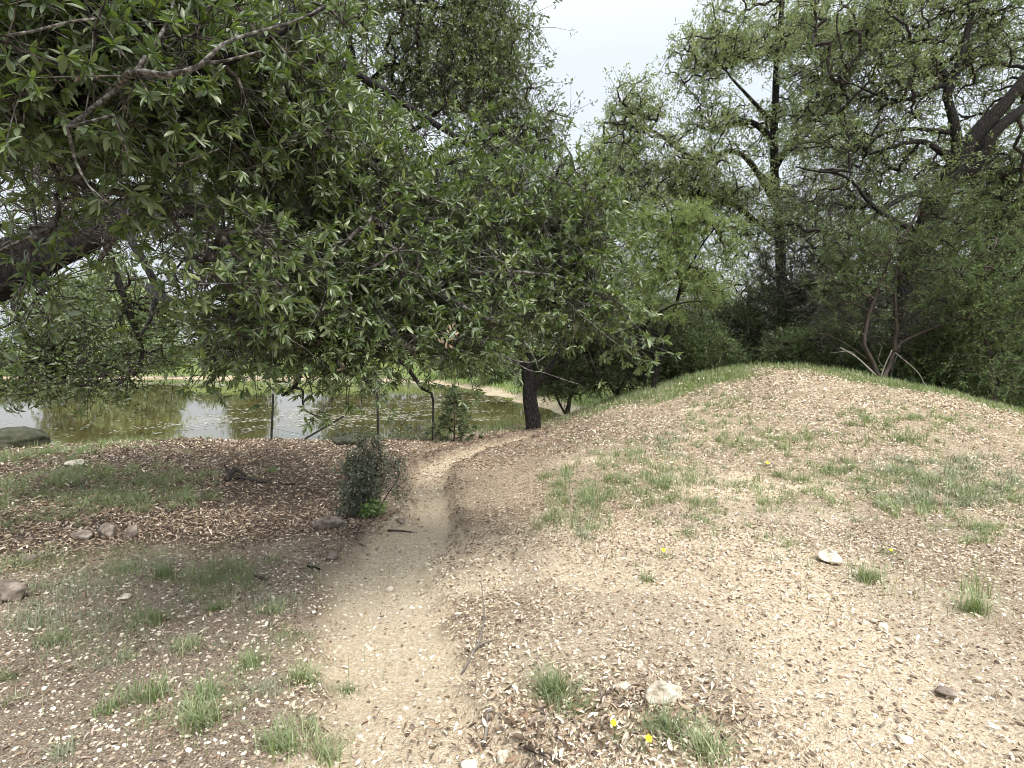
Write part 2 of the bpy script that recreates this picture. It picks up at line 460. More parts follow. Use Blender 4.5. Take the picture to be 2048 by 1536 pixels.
def frusta(A_, B_, ra, rb, k=4):
    d = unit(B_ - A_)
    h = np.where(np.abs(d[:, 2:3]) > .9, np.array([[1., 0, 0]]), np.array([[0, 0, 1.]]))
    u = unit(np.cross(d, h)); w_ = np.cross(d, u)
    an = np.arange(k) * 2 * np.pi / k
    ring = u[:, None] * np.cos(an)[None, :, None] + w_[:, None] * np.sin(an)[None, :, None]
    ra = np.broadcast_to(ra, (len(A_),)); rb = np.broadcast_to(rb, (len(A_),))
    VV = np.concatenate([A_[:, None] + ring * ra[:, None, None], B_[:, None] + ring * rb[:, None, None]], 1)
    n = len(A_)
    j = np.arange(k); jn = (j + 1) % k
    q = np.stack([j, jn, jn + k, j + k], 1)
    P_ = (q[None] + (np.arange(n) * 2 * k)[:, None, None]).reshape(-1, 4)
    return VV.reshape(-1, 3), [P_], np.zeros(n * 2 * k)
def catmull(P_, step):
    P_ = np.asarray(P_, float)
    Q = np.vstack([2 * P_[0] - P_[1], P_, 2 * P_[-1] - P_[-2]])
    out, tt = [], []
    for i in range(1, len(Q) - 2):
        L_ = np.linalg.norm(Q[i + 1] - Q[i])
        n = max(2, int(L_ / step))
        for t in np.arange(n) / n:
            out.append(.5 * ((2 * Q[i]) + (-Q[i - 1] + Q[i + 1]) * t + (2 * Q[i - 1] - 5 * Q[i] + 4 * Q[i + 1] - Q[i + 2]) * t ** 2 + (-Q[i - 1] + 3 * Q[i] - 3 * Q[i + 1] + Q[i + 2]) * t ** 3))
            tt.append(i - 1 + t)
    out.append(P_[-1]); tt.append(len(P_) - 1)
    return np.array(out), np.array(tt) / (len(P_) - 1)
def tube(P_, r, k=10, rough=.12):
    P_ = np.asarray(P_, float)
    n = len(P_)
    d = unit(np.gradient(P_, axis=0))
    u = np.cross(d[0], (0.3, .1, 1) if abs(d[0][2]) < .9 else (1, 0, 0.1)); u /= np.linalg.norm(u)
    VV = []
    for i in range(n):
        u = u - d[i] * (u @ d[i]); u /= np.linalg.norm(u)
        w_ = np.cross(d[i], u)
        an = np.arange(k) * 2 * np.pi / k
        rr = r[i] * (1 + rough * (rng.random(k) - .5) + rough * 1.2 * np.sin(an * 3 + 1.3))
        VV.append(P_[i] + (np.cos(an)[:, None] * u + np.sin(an)[:, None] * w_) * rr[:, None])
    VV.append(P_[-1:]); VV.append(P_[:1])
    V_ = np.vstack(VV)
    j = np.arange(k); jn = (j + 1) % k
    q = np.stack([j, jn, jn + k, j + k], 1)
    Q = (q[None] + (np.arange(n - 1) * k)[:, None, None]).reshape(-1, 4)
    cap = np.concatenate([np.stack([j + (n - 1) * k, jn + (n - 1) * k, np.full(k, n * k)], 1), np.stack([jn, j, np.full(k, n * k + 1)], 1)])
    return V_, [Q, cap], np.zeros(len(V_))

def atl(*l): return [at(*p) for p in l]
class Skel:
    def __init__(s):
        s.pos, s.par, s.rad, s.tubes = [], [], [], []
    def limb(s, pts, r0, r1, step=.12, wig=.02, k=9, snap=True):
        P_, t = catmull(pts, step)
        if len(P_) > 3:
            wv_ = rng.normal(0, 1, P_.shape)
            for _ in range(2): wv_ = (np.roll(wv_, 1, 0) + wv_ + np.roll(wv_, -1, 0)) / 2.4
            wv_[0] = 0
            P_ = P_ + wv_ * wig
        if s.pos and snap:
            q = np.array(s.pos); j = int(np.argmin(((q - P_[0]) ** 2).sum(1)))
            P_ = np.vstack([q[j], P_]) if np.linalg.norm(q[j] - P_[0]) > .02 else P_
            t = np.concatenate([[0], t])[-len(P_):]
            par = j
        else: par = -1
        r = r0 + (r1 - r0) * t ** .8
        for p_, rr in zip(P_, r):
            s.pos.append(p_); s.par.append(par); s.rad.append(rr); par = len(s.pos) - 1
        s.tubes.append(tube(P_, r, k))
    def grow(s, att, alpha=.25, rtip=.004, p=.5):
        att = np.asarray(att, float)
        n0 = len(s.pos)
        s.n0 = n0
        base = np.array(s.pos)
        N = len(att)
        dist = np.full(N, 1e9); who = np.zeros(N, int)
        for i in range(n0):
            d_ = np.linalg.norm(att - base[i], axis=1)
            m = d_ < dist
            dist[m] = d_[m]; who[m] = i
        cost = dist.copy()
        done = np.zeros(N, bool); plen = np.zeros(N)
        G, Par = [], []
        idx_of = {}
        for _ in range(N):
            c = np.where(done, 1e9, cost)
            j = int(np.argmin(c))
            done[j] = True
            w_ = who[j]
            pl = dist[j] + (plen[w_ - n0 if False else 0] * 0)
            pl = dist[j] + (s._pl[w_] if hasattr(s, '_pl') and w_ in s._pl else 0)
            if not hasattr(s, '_pl'): s._pl = {}
            me = n0 + len(G)
            s._pl[me] = pl
            G.append(att[j]); Par.append(w_)
            d_ = np.linalg.norm(att - att[j], axis=1)
            cn = d_ + alpha * pl
            m = (cn < cost) & ~done
            cost[m] = cn[m]; dist[m] = d_[m]; who[m] = me
        s.gpos, s.gpar = np.array(G), np.array(Par)
        cnt = np.ones(N)
        ch = np.zeros(N, int)
        for i in range(N - 1, -1, -1):
            if Par[i] >= n0:
                cnt[Par[i] - n0] += cnt[i]; ch[Par[i] - n0] += 1
        s.grad = np.minimum(rtip * cnt ** p, rtip * 4.2)
        s.tip = ch == 0
        allpos = np.vstack([base, s.gpos]); s.allpos = allpos
        s.allrad = np.concatenate([s.rad, s.grad])
    def twig_geo(s, k=4, segs=3, wob=.10):
        A0 = s.allpos[s.gpar]; B0 = s.gpos
        L_ = np.linalg.norm(B0 - A0, axis=1, keepdims=True)
        pts = [A0]
        for i in range(1, segs):
            t = i / segs
            pts.append(A0 + (B0 - A0) * t + rng.normal(0, wob, A0.shape) * L_ * .7 + np.array([0, 0, .05]) * L_ * math.sin(t * math.pi))
        pts.append(B0)
        rb = s.grad
        ra = np.minimum(s.allrad[s.gpar], rb * 1.5)
        out = []
        for i in range(segs):
            t0, t1 = i / segs, (i + 1) / segs
            out.append(frusta(pts[i], pts[i + 1], ra + (rb - ra) * t0, ra + (rb - ra) * t1, k))
        return out
def blobs(lst, gap=0.0, nseed=0):
    """crown node positions from (px, py, rpx, rpy, depth, rdepth, n) ellipsoids"""
    out = []
    for (px, py, rx, ry, Y, rY, n) in lst:
        c = at(px, py, Y)
        u = rng.normal(0, 1, (n * 3, 3)); u = unit(u) * (rng.random((n * 3, 1)) ** (1 / 2.4))
        P_ = c + u * np.array((rx * Y / F, rY, ry * Y / F))
        if gap > 0:
            sc_ = .5 * (rx + ry) / 2 * Y / F
            g = vnoise(P_[:, 0] + P_[:, 1] * .7, P_[:, 2] - P_[:, 1] * .4, max(sc_, .15), nseed)
            P_ = P_[g > gap]
        out.append(P_[:n])
    return np.vstack(out)
def foliage(s, T, sub_n, spread, q, L_, W_, twig_r=.002, up=.5, vlo=0., vhi=1., along=.5, lvar=.25, only=None, tw=True, vclump=.35, droop=0.0):
    """sub-tips around every grown node, each with a rosette of q leaves"""
    nodes = s.gpos if only is None else s.gpos[only]
    par = s.allpos[s.gpar] if only is None else s.allpos[s.gpar][only]
    n = len(nodes)
    d0 = unit(nodes - par)
    C = np.repeat(nodes, sub_n, 0); D0 = np.repeat(d0, sub_n, 0)
    off = rng.normal(0, 1, (n * sub_n, 3)) * spread + D0 * spread * .6
    off[:, 2] -= droop * spread
    tipp = C + off
    td = unit(off + D0 * spread * .5)
    parts = []
    if T is T_NEEDLE:
        al = rng.random((m0 := len(tipp), q, 1))
        base_ = C[:, None] + off[:, None] * al * 1.15 + rng.normal(0, .008, (m0, q, 3))
        ax = unit(off)[:, None]
        dd = unit(ax * along + rng.normal(0, .55, (m0, q, 3)))
        cv = np.repeat(rng.random(n), sub_n)[:, None]
        sv = rng.random((m0, 1))
        v = np.clip(vlo + (vhi - vlo) * (.35 * rng.random((m0, q)) + .3 * cv + .35 * sv * (.5 + .5 * al[..., 0]) * 1.2), 0, 1).ravel()
        ln = (L_ * (1.15 - .5 * al[..., 0])).ravel() * rng.uniform(.6, 1.3, m0 * q)
        if tw:
            parts = [frusta(C, tipp, twig_r * 1.3, twig_r * .5, 3)]
        return instance(T, base_.reshape(-1, 3), dd.reshape(-1, 3), rng.normal(0, 1, (m0 * q, 3)) + (0, 0, .8), ln, ln * W_, v), parts
    if tw:
        mid = C + off * .5 + rng.normal(0, .12, off.shape) * spread
        parts = [frusta(C, mid, twig_r * 1.5, twig_r * 1.2, 3), frusta(mid, tipp, twig_r * 1.2, twig_r * .7, 3)]
    m = len(tipp)
    TP = np.repeat(tipp, q, 0); TD = np.repeat(td, q, 0)
    rd = unit(rng.normal(0, 1, (m * q, 3)))
    dirs = unit(TD * along + rd * .9 + np.array([0, 0, -.1 - droop * .3]))
    nrm = rng.normal(0, 1, (m * q, 3)) * (1 - up) + np.array([0, -.25, 1.]) * up
    pos = TP - TD * (rng.random((m * q, 1)) * .5 * L_)
    if T is T_MIN or T is T_LO: pos = pos + rng.normal(0, .55 * L_, pos.shape)
    ln = L_ * (1 + lvar * rng.normal(0, 1, m * q)).clip(.45, 1.6)
    cv = np.repeat(np.repeat(rng.random(n), sub_n), q)
    v = vlo + (vhi - vlo) * ((1 - vclump) * rng.random(m * q) + vclump * cv)
    lf = instance(T, pos, dirs, nrm, ln, ln * W_ * rng.uniform(.72, 1.35, len(ln)), v)
    return lf, parts
def tree(name, base, label, cat, sk, leaf_sets, mats, group=None, k=4, segs=3, wob=.1, trunk_name='trunk', crown='crown'):
    o = empty(name, base, label, cat, group)
    V_, P_, v_ = merge(sk.tubes)
    mesh_obj(trunk_name, V_, P_, mats[0], o)
    tw = sk.twig_geo(k, segs, wob)
    lf = []
    for a, b in leaf_sets:
        lf.append(a); tw += b
    V_, P_, v_ = merge(tw)
    mesh_obj('branches', V_, P_, mats[1], o)
    V_, P_, v_ = merge(lf)
    mesh_obj(crown, V_, P_, mats[2], o, v=v_)
    return o

# ================================================================== TREE A: the near live oak from the left
A0 = np.array((-5.4, 4.0, 0.0)); A0[2] = hgt(A0[0], A0[1])
s = Skel()
s.limb([A0 - (0, 0, .2), A0 + (.05, 0, .7), A0 + (.35, -.1, 1.35), at(-180, 640, 3.7), at(0, 545, 3.5), at(110, 490, 3.6), at(230, 440, 3.8), at(400, 410, 4.2), at(600, 390, 4.6), at(800, 430, 4.9)], .29, .04, k=14, wig=.015)
s.limb([A0 + (.2, -.05, 1.2), at(-260, 300, 3.0), at(-80, 250, 2.3), at(60, 235, 2.0), at(190, 200, 1.9), at(265, 150, 1.9), at(390, 128, 2.0), at(490, 95, 2.1), at(560, 55, 2.2), at(650, 12, 2.35)], .11, .006, k=8, wig=.008)
s.limb([at(230, 440, 3.8), at(290, 520, 3.4), at(310, 580, 3.3), at(360, 605, 3.2), at(480, 640, 3.2), at(560, 680, 3.3)], .03, .01, k=7, wig=.012)
s.limb([at(600, 390, 4.6), at(690, 500, 3.8), at(745, 620, 3.6), at(790, 680, 3.7), at(828, 712, 3.9)], .04, .02, k=8, wig=.012)
s.limb([at(800, 430, 4.9), at(800, 530, 3.8), at(880, 575, 3.6), at(960, 635, 3.5), at(1060, 640, 3.5), at(1180, 655, 3.5)], .04, .010, k=7, wig=.012)
s.limb([A0 + (.2, 0, 1.2), at(-200, 100, 3.6), at(100, -20, 3.6), at(450, 30, 3.8), at(750, 170, 3.9), at(950, 300, 3.8), at(1080, 400, 3.7)], .07, .008, k=8, wig=.02)
s.limb([at(450, 30, 3.8), at(600, 200, 3.4), at(700, 330, 3.2), at(760, 430, 3.1)], .03, .01, k=6, wig=.015)
g3 = Skel()                       # lichen-grey limbs on the near side of the crown
g3.limb([at(-120, 310, 2.3), at(40, 285, 2.1), at(130, 250, 1.9), at(200, 208, 1.68), at(262, 150, 1.56), at(330, 152, 1.52), at(400, 128, 1.52), at(450, 92, 1.56), at(530, 60, 1.65), at(650, 12, 1.8)], .017, .0025, k=9, wig=.006, step=.05)
g3.limb([at(268, 150, 1.56), at(300, 100, 1.64), at(330, 50, 1.72), at(345, -20, 1.8)], .007, .004, k=7, wig=.005, step=.05)
g3.limb([at(410, 125, 1.52), at(460, 118, 1.53), at(522, 98, 1.56)], .005, .0022, k=6, wig=.003, step=.05)
g3.limb([at(-20, 75, 1.4), at(60, 62, 1.4), at(130, 45, 1.42), at(195, 38, 1.45)], .004, .0025, k=6, wig=.003, step=.05)
g3.limb([at(135, 255, 1.5), at(150, 320, 1.55), at(180, 370, 1.55), at(222, 405, 1.55)], .0058, .002, k=6, wig=.003, step=.05)
g3.limb([at(228, 230, 1.5), at(245, 280, 1.55), at(260, 330, 1.6)], .004, .0016, k=6, wig=.003, step=.05)
for (pts_, a0, a1) in [([(300, 575, 2.9), (340, 600, 2.75), (400, 618, 2.65), (480, 640, 2.6), (545, 672, 2.65)], .024, .011), ([(312, 598, 2.85), (302, 640, 2.8), (282, 672, 2.75)], .014, .006), ([(302, 640, 2.8), (312, 660, 2.75)], .007, .004),
                       ([(690, 560, 3.2), (735, 620, 2.85), (770, 640, 2.75), (795, 680, 2.75), (832, 706, 2.8)], .026, .020), ([(800, 545, 3.2), (850, 560, 2.95), (900, 600, 2.85), (960, 636, 2.85), (1010, 645, 2.9)], .022, .013),
                       ([(790, 540, 3.2), (860, 535, 2.95), (940, 545, 2.9), (1040, 540, 2.95), (1130, 560, 3.0)], .018, .007), ([(850, 640, 3.0), (880, 618, 2.85), (900, 620, 2.85)], .014, .009),
                       ([(560, 480, 2.7), (620, 500, 2.55), (680, 520, 2.5)], .007, .003), ([(480, 350, 2.2), (520, 330, 2.1), (560, 345, 2.05)], .005, .002), ([(330, 250, 1.9), (345, 330, 1.85), (440, 290, 1.85)], .005, .002),
                       ([(20, 320, 2.3), (60, 400, 2.3), (70, 470, 2.3)], .010, .005), ([(110, 440, 2.4), (150, 400, 2.35), (160, 330, 2.3)], .008, .004), ([(200, 520, 2.6), (235, 470, 2.5), (280, 400, 2.4)], .010, .005),
                       ([(60, 450, 2.2), (90, 540, 2.15), (75, 600, 2.1)], .006, .003), ([(950, 660, 2.9), (1010, 715, 2.85), (1075, 722, 2.85), (1112, 683, 2.85)], .0065, .002), ([(1010, 715, 2.85), (1060, 742, 2.85), (1085, 746, 2.85), (1160, 770, 2.85)], .005, .0015),
                       ([(1048, 683, 2.85), (1062, 705, 2.85), (1075, 742, 2.85)], .004, .002), ([(1130, 600, 3.2), (1180, 640, 3.0), (1240, 690, 2.95)], .006, .002)]:
    g3.limb(atl(*pts_), a0, a1, k=8, wig=.006, step=.05, snap=False)
near = blobs([(110, 110, 240, 180, 1.75, .35, 110), (330, 50, 220, 110, 2.1, .4, 80), (450, 190, 220, 150, 2.4, .5, 90),
              (600, 60, 90, 70, 2.5, .3, 20),
              (600, 320, 200, 150, 2.8, .5, 95), (800, 410, 200, 130, 3.2, .5, 95), (1010, 440, 200, 150, 3.5, .5, 120), (1120, 500, 120, 150, 3.5, .4, 80),
              (1130, 600, 130, 62, 3.4, .35, 62), (930, 580, 190, 110, 3.2, .4, 90), (700, 530, 190, 130, 2.8, .4, 85), (530, 560, 130, 130, 2.3, .3, 45),
              (560, 640, 170, 60, 2.7, .3, 40), (690, 690, 90, 35, 2.7, .2, 20), (720, 740, 45, 15, 2.7, .12, 6), (860, 670, 110, 60, 2.9, .25, 36), (1220, 670, 50, 22, 3.4, .2, 10),
              (50, 560, 50, 30, 1.9, .1, 4), (80, 400, 100, 60, 2.0, .2, 4), (290, 380, 60, 30, 2.0, .12, 6), (420, 700, 50, 25, 2.7, .2, 7),
              (180, 200, 200, 100, 2.2, .3, 40)], .16, 3)
s.grow(near, .25, .0032, .5)
fa = foliage(s, T_HI, 9, .10, 11, .040, .255, .0018, .5, 0, .95)
T_near = tree('live_oak', A0, 'big live oak whose dark limb and glossy leaves hang in from the left edge', 'tree', s, [fa], (M['bark'], M['twig'], M['oak']), k=5)
s2 = Skel()
s2.limb([at(-100, 560, 3.3), at(60, 470, 3.2), at(230, 410, 3.1), at(420, 380, 3.1)], .012, .006, k=5, wig=.02)
s2.limb([at(40, 300, 2.6), at(90, 380, 2.7), at(150, 440, 2.8)], .008, .003, k=5, wig=.02)
s2.grow(blobs([(120, 390, 190, 100, 2.8, .5, 110), (330, 440, 170, 90, 3.0, .5, 90), (220, 300, 160, 60, 2.6, .4, 50), (450, 560, 120, 80, 2.9, .4, 50), (900, 560, 200, 90, 3.1, .3, 70)]), .45, .0026, .42)
tw_ = s2.twig_geo(4, 4, .16) + s2.tubes
nn_ = len(s2.gpos)
for _ in range(3):
    of_ = rng.normal(0, .07, (nn_, 3)); j_ = rng.normal(0, .02, (nn_, 3))
    tw_.append(frusta(s2.gpos, s2.gpos + of_ * .5 + j_, .0022, .0016, 3)); tw_.append(frusta(s2.gpos + of_ * .5 + j_, s2.gpos + of_, .0016, .0008, 3))
a_, p_, v_ = merge(g3.tubes); mesh_obj('limbs', a_, p_, M['greylimb'], T_near)
a_, p_, v_ = merge(tw_); mesh_obj('bare_twigs', a_, p_, M['twig'], T_near)
# a few dead leaves caught in the twigs
dl = [at(175, 140, 1.6), at(905, 668, 2.6), at(898, 682, 2.6), at(690, 735, 2.6)]
PP = np.repeat(np.array(dl), 5, 0) + rng.normal(0, .016, (20, 3))
q_ = instance(T_CURL, PP, rng.normal(0, 1, (20, 3)), rng.normal(0, 1, (20, 3)), .038, .015, rng.uniform(.3, .6, 20))
mesh_obj('dead_leaves', q_[0], q_[1], M['litter'], T_near, v=q_[2])

# ================================================================== TREE B: darker oak just behind, its twigs drooping over the bank
B0 = np.array((-7.2, 6.6, 0.)); B0[2] = hgt(B0[0], B0[1])
s = Skel()
s.limb([B0 - (0, 0, .2), B0 + (.1, 0, 1.2), B0 + (.4, 0, 2.4), at(-60, 330, 6.2), at(150, 330, 6.0), at(350, 330, 5.8), at(560, 330, 5.8), at(750, 310, 6.0)], .26, .035, k=10)
s.limb([B0 + (.3, 0, 2.0), at(-120, 520, 6.0), at(20, 560, 5.6), at(36, 600, 5.4), at(40, 640, 5.3), at(70, 700, 5.3), at(130, 760, 5.3)], .10, .012, k=7)
s.limb([at(150, 330, 6.0), at(200, 450, 5.4), at(235, 560, 5.2), at(268, 640, 5.1), at(285, 700, 5.1), at(270, 745, 5.1)], .05, .012, k=6)
s.limb([at(350, 330, 5.8), at(450, 480, 5.2), at(560, 600, 5.1), at(598, 680, 5.0), at(603, 738, 5.0), at(590, 775, 5.0), at(566, 795, 5.0)], .05, .014, k=7)
s.limb([at(592, 776, 5.0), at(606, 782, 5.0), at(607, 820, 5.0), at(645, 838, 5.0)], .014, .006, k=6, wig=.006)
s.limb([at(604, 740, 5.0), at(618, 770, 5.0), at(622, 785, 5.0)], .01, .005, k=5, wig=.006)
s.limb([at(560, 600, 5.1), at(700, 690, 5.1), at(800, 720, 5.0), at(820, 740, 5.0), at(845, 777, 5.0), at(862, 785, 5.0), at(866, 812, 5.0)], .035, .008, k=6, wig=.008)
s.limb([at(846, 777, 5.0), at(858, 780, 5.0), at(866, 768, 5.0)], .008, .004, k=5, wig=.004)
s.limb([at(150, 330, 6.0), at(120, 150, 6.5), at(200, -50, 6.5)], .08, .02, k=6)
s.limb([at(350, 330, 5.8), at(420, 150, 6.2), at(520, -60, 6.5)], .07, .02, k=6)
pts = blobs([(60, 150, 260, 230, 5.6, .9, 190), (300, 180, 260, 230, 5.7, .9, 210), (560, 200, 240, 230, 5.9, .9, 210), (720, 350, 170, 130, 6.0, .8, 90),
             (500, 430, 220, 130, 5.3, .6, 150), (690, 520, 160, 130, 5.2, .6, 110), (300, 460, 200, 90, 5.3, .6, 45), (100, 430, 150, 90, 5.5, .6, 40)], .28, 5)
dro = blobs([(60, 690, 120, 100, 5.3, .5, 85), (170, 710, 120, 85, 5.2, .5, 85), (250, 640, 70, 90, 5.1, .3, 28), (235, 755, 60, 30, 5.1, .3, 14), (90, 765, 90, 28, 5.3, .4, 18),
             (310, 720, 35, 30, 5.1, .3, 9), (480, 700, 90, 45, 5.0, .4, 40), (620, 660, 140, 60, 5.1, .4, 65), (780, 620, 140, 80, 5.1, .4, 65),
             (960, 640, 120, 60, 5.1, .4, 50), (880, 560, 150, 80, 5.2, .4, 60), (330, 600, 90, 60, 5.2, .4, 22)], .2, 6)
s.grow(np.vstack([pts, dro]), .25, .0042, .48)
fb = foliage(s, T_LO, 4, .15, 7, .055, .34, .0022, .4, 0, .9)
tree('live_oak', B0, 'shaded oak behind the near limb, dark twigs drooping over the pond bank', 'tree', s, [fb], (M['bark'], M['darktwig'], M['oak_small']), k=4)

# ================================================================== TREE C: oak with the forked trunk at the foot of the mound
c0 = at(1072, 872, 11.0); c0[2] = hgt(c0[0], c0[1])
s = Skel()
s.limb([c0 - (0, 0, .25), at(1068, 850, 11.0), at(1060, 810, 11.0), at(1057, 770, 11.0), at(1052, 725, 11.0), at(1040, 690, 11.0), at(990, 600, 10.8), at(900, 480, 10.4), at(800, 380, 10.0), at(740, 310, 9.8), at(715, 180, 9.8), at(690, 40, 9.8)], .165, .05, k=14, wig=.02)
s.limb([at(1060, 790, 11.0), at(1085, 755, 10.9), at(1105, 725, 10.9), at(1140, 660, 10.9), at(1200, 600, 10.9)], .075, .025, k=9, wig=.02)
s.limb([at(715, 180, 9.8), at(790, 130, 9.8), at(880, 170, 9.8), at(980, 260, 9.9)], .07, .02, k=7, wig=.03)
s.limb([at(740, 310, 9.8), at(830, 340, 9.8), at(900, 290, 9.8), at(1010, 260, 9.9), at(1080, 240, 9.9)], .07, .015, k=7, wig=.03)
s.limb([at(690, 40, 9.8), at(800, 20, 9.8), at(930, 10, 10), at(1050, 50, 10.2)], .05, .012, k=7, wig=.03)
s.limb([at(760, 330, 9.8), at(860, 235, 9.9), at(960, 200, 10), at(1050, 160, 10)], .05, .012, k=7, wig=.03)
s.limb([at(900, 480, 10.4), at(1000, 400, 10.4), at(1080, 330, 10.4), at(1130, 280, 10.4)], .05, .012, k=7, wig=.03)
s.limb([at(900, 480, 10.4), at(760, 450, 10.2), at(620, 420, 10)], .05, .012, k=7, wig=.03)
pts = blobs([(690, 40, 150, 130, 9.6, 1.6, 200), (860, 30, 150, 110, 9.8, 1.6, 220), (985, 70, 88, 120, 10, 1.2, 160), (870, 180, 170, 110, 9.8, 1.5, 230), (1010, 215, 70, 90, 10, 1.2, 90),
             (1030, 290, 90, 50, 10.2, .9, 80), (1105, 255, 42, 50, 10.3, .6, 22), (740, 250, 150, 120, 9.8, 1.4, 150), (860, 340, 180, 90, 10.2, 1.4, 160), (1040, 400, 140, 90, 10.5, 1.2, 160), (1180, 420, 70, 60, 10.8, 1, 50),
             (1130, 560, 130, 110, 10.9, 1.2, 130), (950, 560, 180, 110, 10.6, 1.2, 170), (700, 520, 200, 150, 10.2, 1.2, 170), (450, 380, 220, 180, 10, 1.2, 130)], .27, 8)
s.grow(pts, .22, .0075, .48)
fc = foliage(s, T_MIN, 5, .20, 11, .060, .38, .003, .4, 0, 1)
tree('live_oak', c0, 'oak with short forked dark trunk at the foot of the mound, crown against sky', 'tree', s, [fc], (M['bark'], M['darktwig'], M['oak_small']), k=4, segs=3)

# ================================================================== right-hand woods
def simple_tree(name, label, cat, base, limbs, bl, mats, fol, group=None, gap=.27, seed=0, rtip=.008, alpha=.22, k=4, wob=.1):
    s = Skel()
    for (pts_, r0, r1, kk) in limbs: s.limb(pts_, r0, r1, k=kk, step=.25, wig=.03)
    s.grow(blobs(bl, gap, seed), alpha, rtip, .48)
    f = [foliage(s, **fo) for fo in fol]
    return tree(name, base, label, cat, s, f, mats, group, k=k, wob=wob)
def gb(px, py, Y):
    p = at(px, py, Y); p[2] = hgt(p[0], p[1]); return p
# D: tall pale oak in the middle distance
b = gb(1560, 735, 17.5)
simple_tree('live_oak', 'tall pale green oak rising beside the open sky, behind the mound', 'tree', b,
    [([b - (0, 0, .3), at(1565, 660, 17.5), at(1560, 500, 17.5), at(1548, 330, 17.5), at(1550, 200, 17.5), at(1560, 60, 17.5), at(1565, -40, 17.5)], .21, .06, 10),
     (atl((1550, 280, 17.5), (1500, 245, 17.3), (1450, 250, 17.2), (1425, 262, 17.2)), .11, .04, 7),
     (atl((1548, 250, 17.5), (1500, 200, 17.2), (1450, 140, 17)), .08, .03, 7),
     (atl((1560, 430, 17.5), (1480, 310, 17), (1400, 320, 16.6), (1300, 260, 16.4), (1250, 250, 16.4)), .11, .03, 7),
     (atl((1560, 480, 17.5), (1450, 400, 17), (1380, 390, 16.8), (1260, 400, 16.6)), .10, .03, 7),
     (atl((1555, 330, 17.5), (1620, 230, 17.5), (1650, 130, 17.5), (1640, 20, 17.6)), .10, .03, 7)],
    [(1275, 225, 62, 60, 16.5, 1.2, 110), (1230, 300, 62, 50, 16.5, 1.2, 90), (1290, 340, 110, 70, 16.5, 1.6, 210), (1400, 130, 70, 60, 17, 1.3, 110), (1440, 55, 55, 50, 17.2, 1.2, 80), (1420, 250, 80, 60, 17, 1.2, 90),
     (1550, 60, 90, 90, 17.5, 1.6, 180), (1500, 170, 90, 80, 17.5, 1.5, 130), (1640, 120, 90, 120, 17.5, 1.5, 190), (1600, 280, 110, 90, 17.3, 1.5, 170), (1440, 370, 120, 70, 16.8, 1.5, 210), (1300, 440, 110, 60, 16.6, 1.4, 130),
     (1560, 420, 130, 80, 17, 1.5, 150), (1480, 500, 70, 45, 16.8, 1.3, 40), (1380, 340, 60, 50, 16.6, 1, 60), (1190, 380, 60, 50, 16.6, 1, 50)],
    (M['bark'], M['darktwig'], M['oak_pale']), [dict(T=T_MIN, sub_n=5, spread=.18, q=11, L_=.072, W_=.42, twig_r=.004, up=.4)], gap=.42, seed=12, rtip=.010)
# E: large dark oak on the right
b = gb(1800, 770, 12.8)
simple_tree('live_oak', 'big dark oak with thick black limbs forking at the top right', 'tree', b,
    [([b - (0, 0, .3), at(1810, 650, 12.8), at(1835, 500, 12.6), at(1880, 380, 12.4), at(1915, 310, 12.3), at(1960, 250, 12.2), at(2010, 200, 12.1), at(2090, 110, 12)], .34, .09, 12),
     (atl((1890, 370, 12.4), (1950, 330, 12.2), (1985, 270, 12.1), (2060, 210, 12)), .20, .09, 10),
     (atl((1915, 305, 12.3), (1905, 240, 12.3), (1893, 200, 12.3), (1890, 150, 12.3), (1870, 140, 12.3)), .12, .05, 8),
     (atl((1893, 190, 12.3), (1920, 120, 12.3), (1945, 30, 12.4), (1950, -60, 12.4)), .09, .04, 8),
     (atl((1900, 320, 12.3), (1860, 290, 12.2), (1800, 292, 12), (1740, 310, 12)), .08, .02, 7),
     (atl((1880, 380, 12.4), (1800, 400, 12.2), (1740, 440, 12), (1700, 470, 12)), .08, .03, 7),
     (atl((1910, 265, 12.3), (1840, 260, 12.2), (1770, 265, 12.1), (1700, 300, 12)), .06, .015, 7),
     (atl((1890, 170, 12.3), (1800, 200, 12.2), (1700, 170, 12.2)), .06, .015, 7),
     (atl((1700, 345, 11.8), (1640, 345, 11.6), (1590, 340, 11.6)), .03, .012, 6),
     (atl((1850, 470, 12.5), (1760, 420, 12), (1700, 360, 11.8), (1640, 345, 11.6)), .06, .02, 6)],
    [(1700, 60, 110, 110, 12.9, 1.4, 190), (1850, 40, 140, 110, 13.0, 1.5, 230), (2000, 60, 120, 120, 13.0, 1.5, 190), (1760, 180, 130, 80, 12.8, 1.4, 190), (1930, 170, 120, 90, 13.0, 1.4, 90),
     (2030, 300, 70, 110, 12.9, 1.2, 110), (1700, 290, 110, 70, 12.7, 1.2, 110), (1820, 330, 130, 60, 12.7, 1.2, 90), (2010, 440, 70, 70, 12.9, 1, 80), (1600, 180, 60, 70, 13.0, 1, 40), (1650, 420, 110, 80, 12.7, 1, 100), (2120, 200, 90, 200, 12.9, 1.2, 100)],
    (M['bark'], M['darktwig'], M['oak_mid']), [dict(T=T_MIN, sub_n=5, spread=.17, q=10, L_=.064, W_=.40, twig_r=.004, up=.4, vlo=.2, vhi=1)], gap=.42, seed=14, rtip=.009)
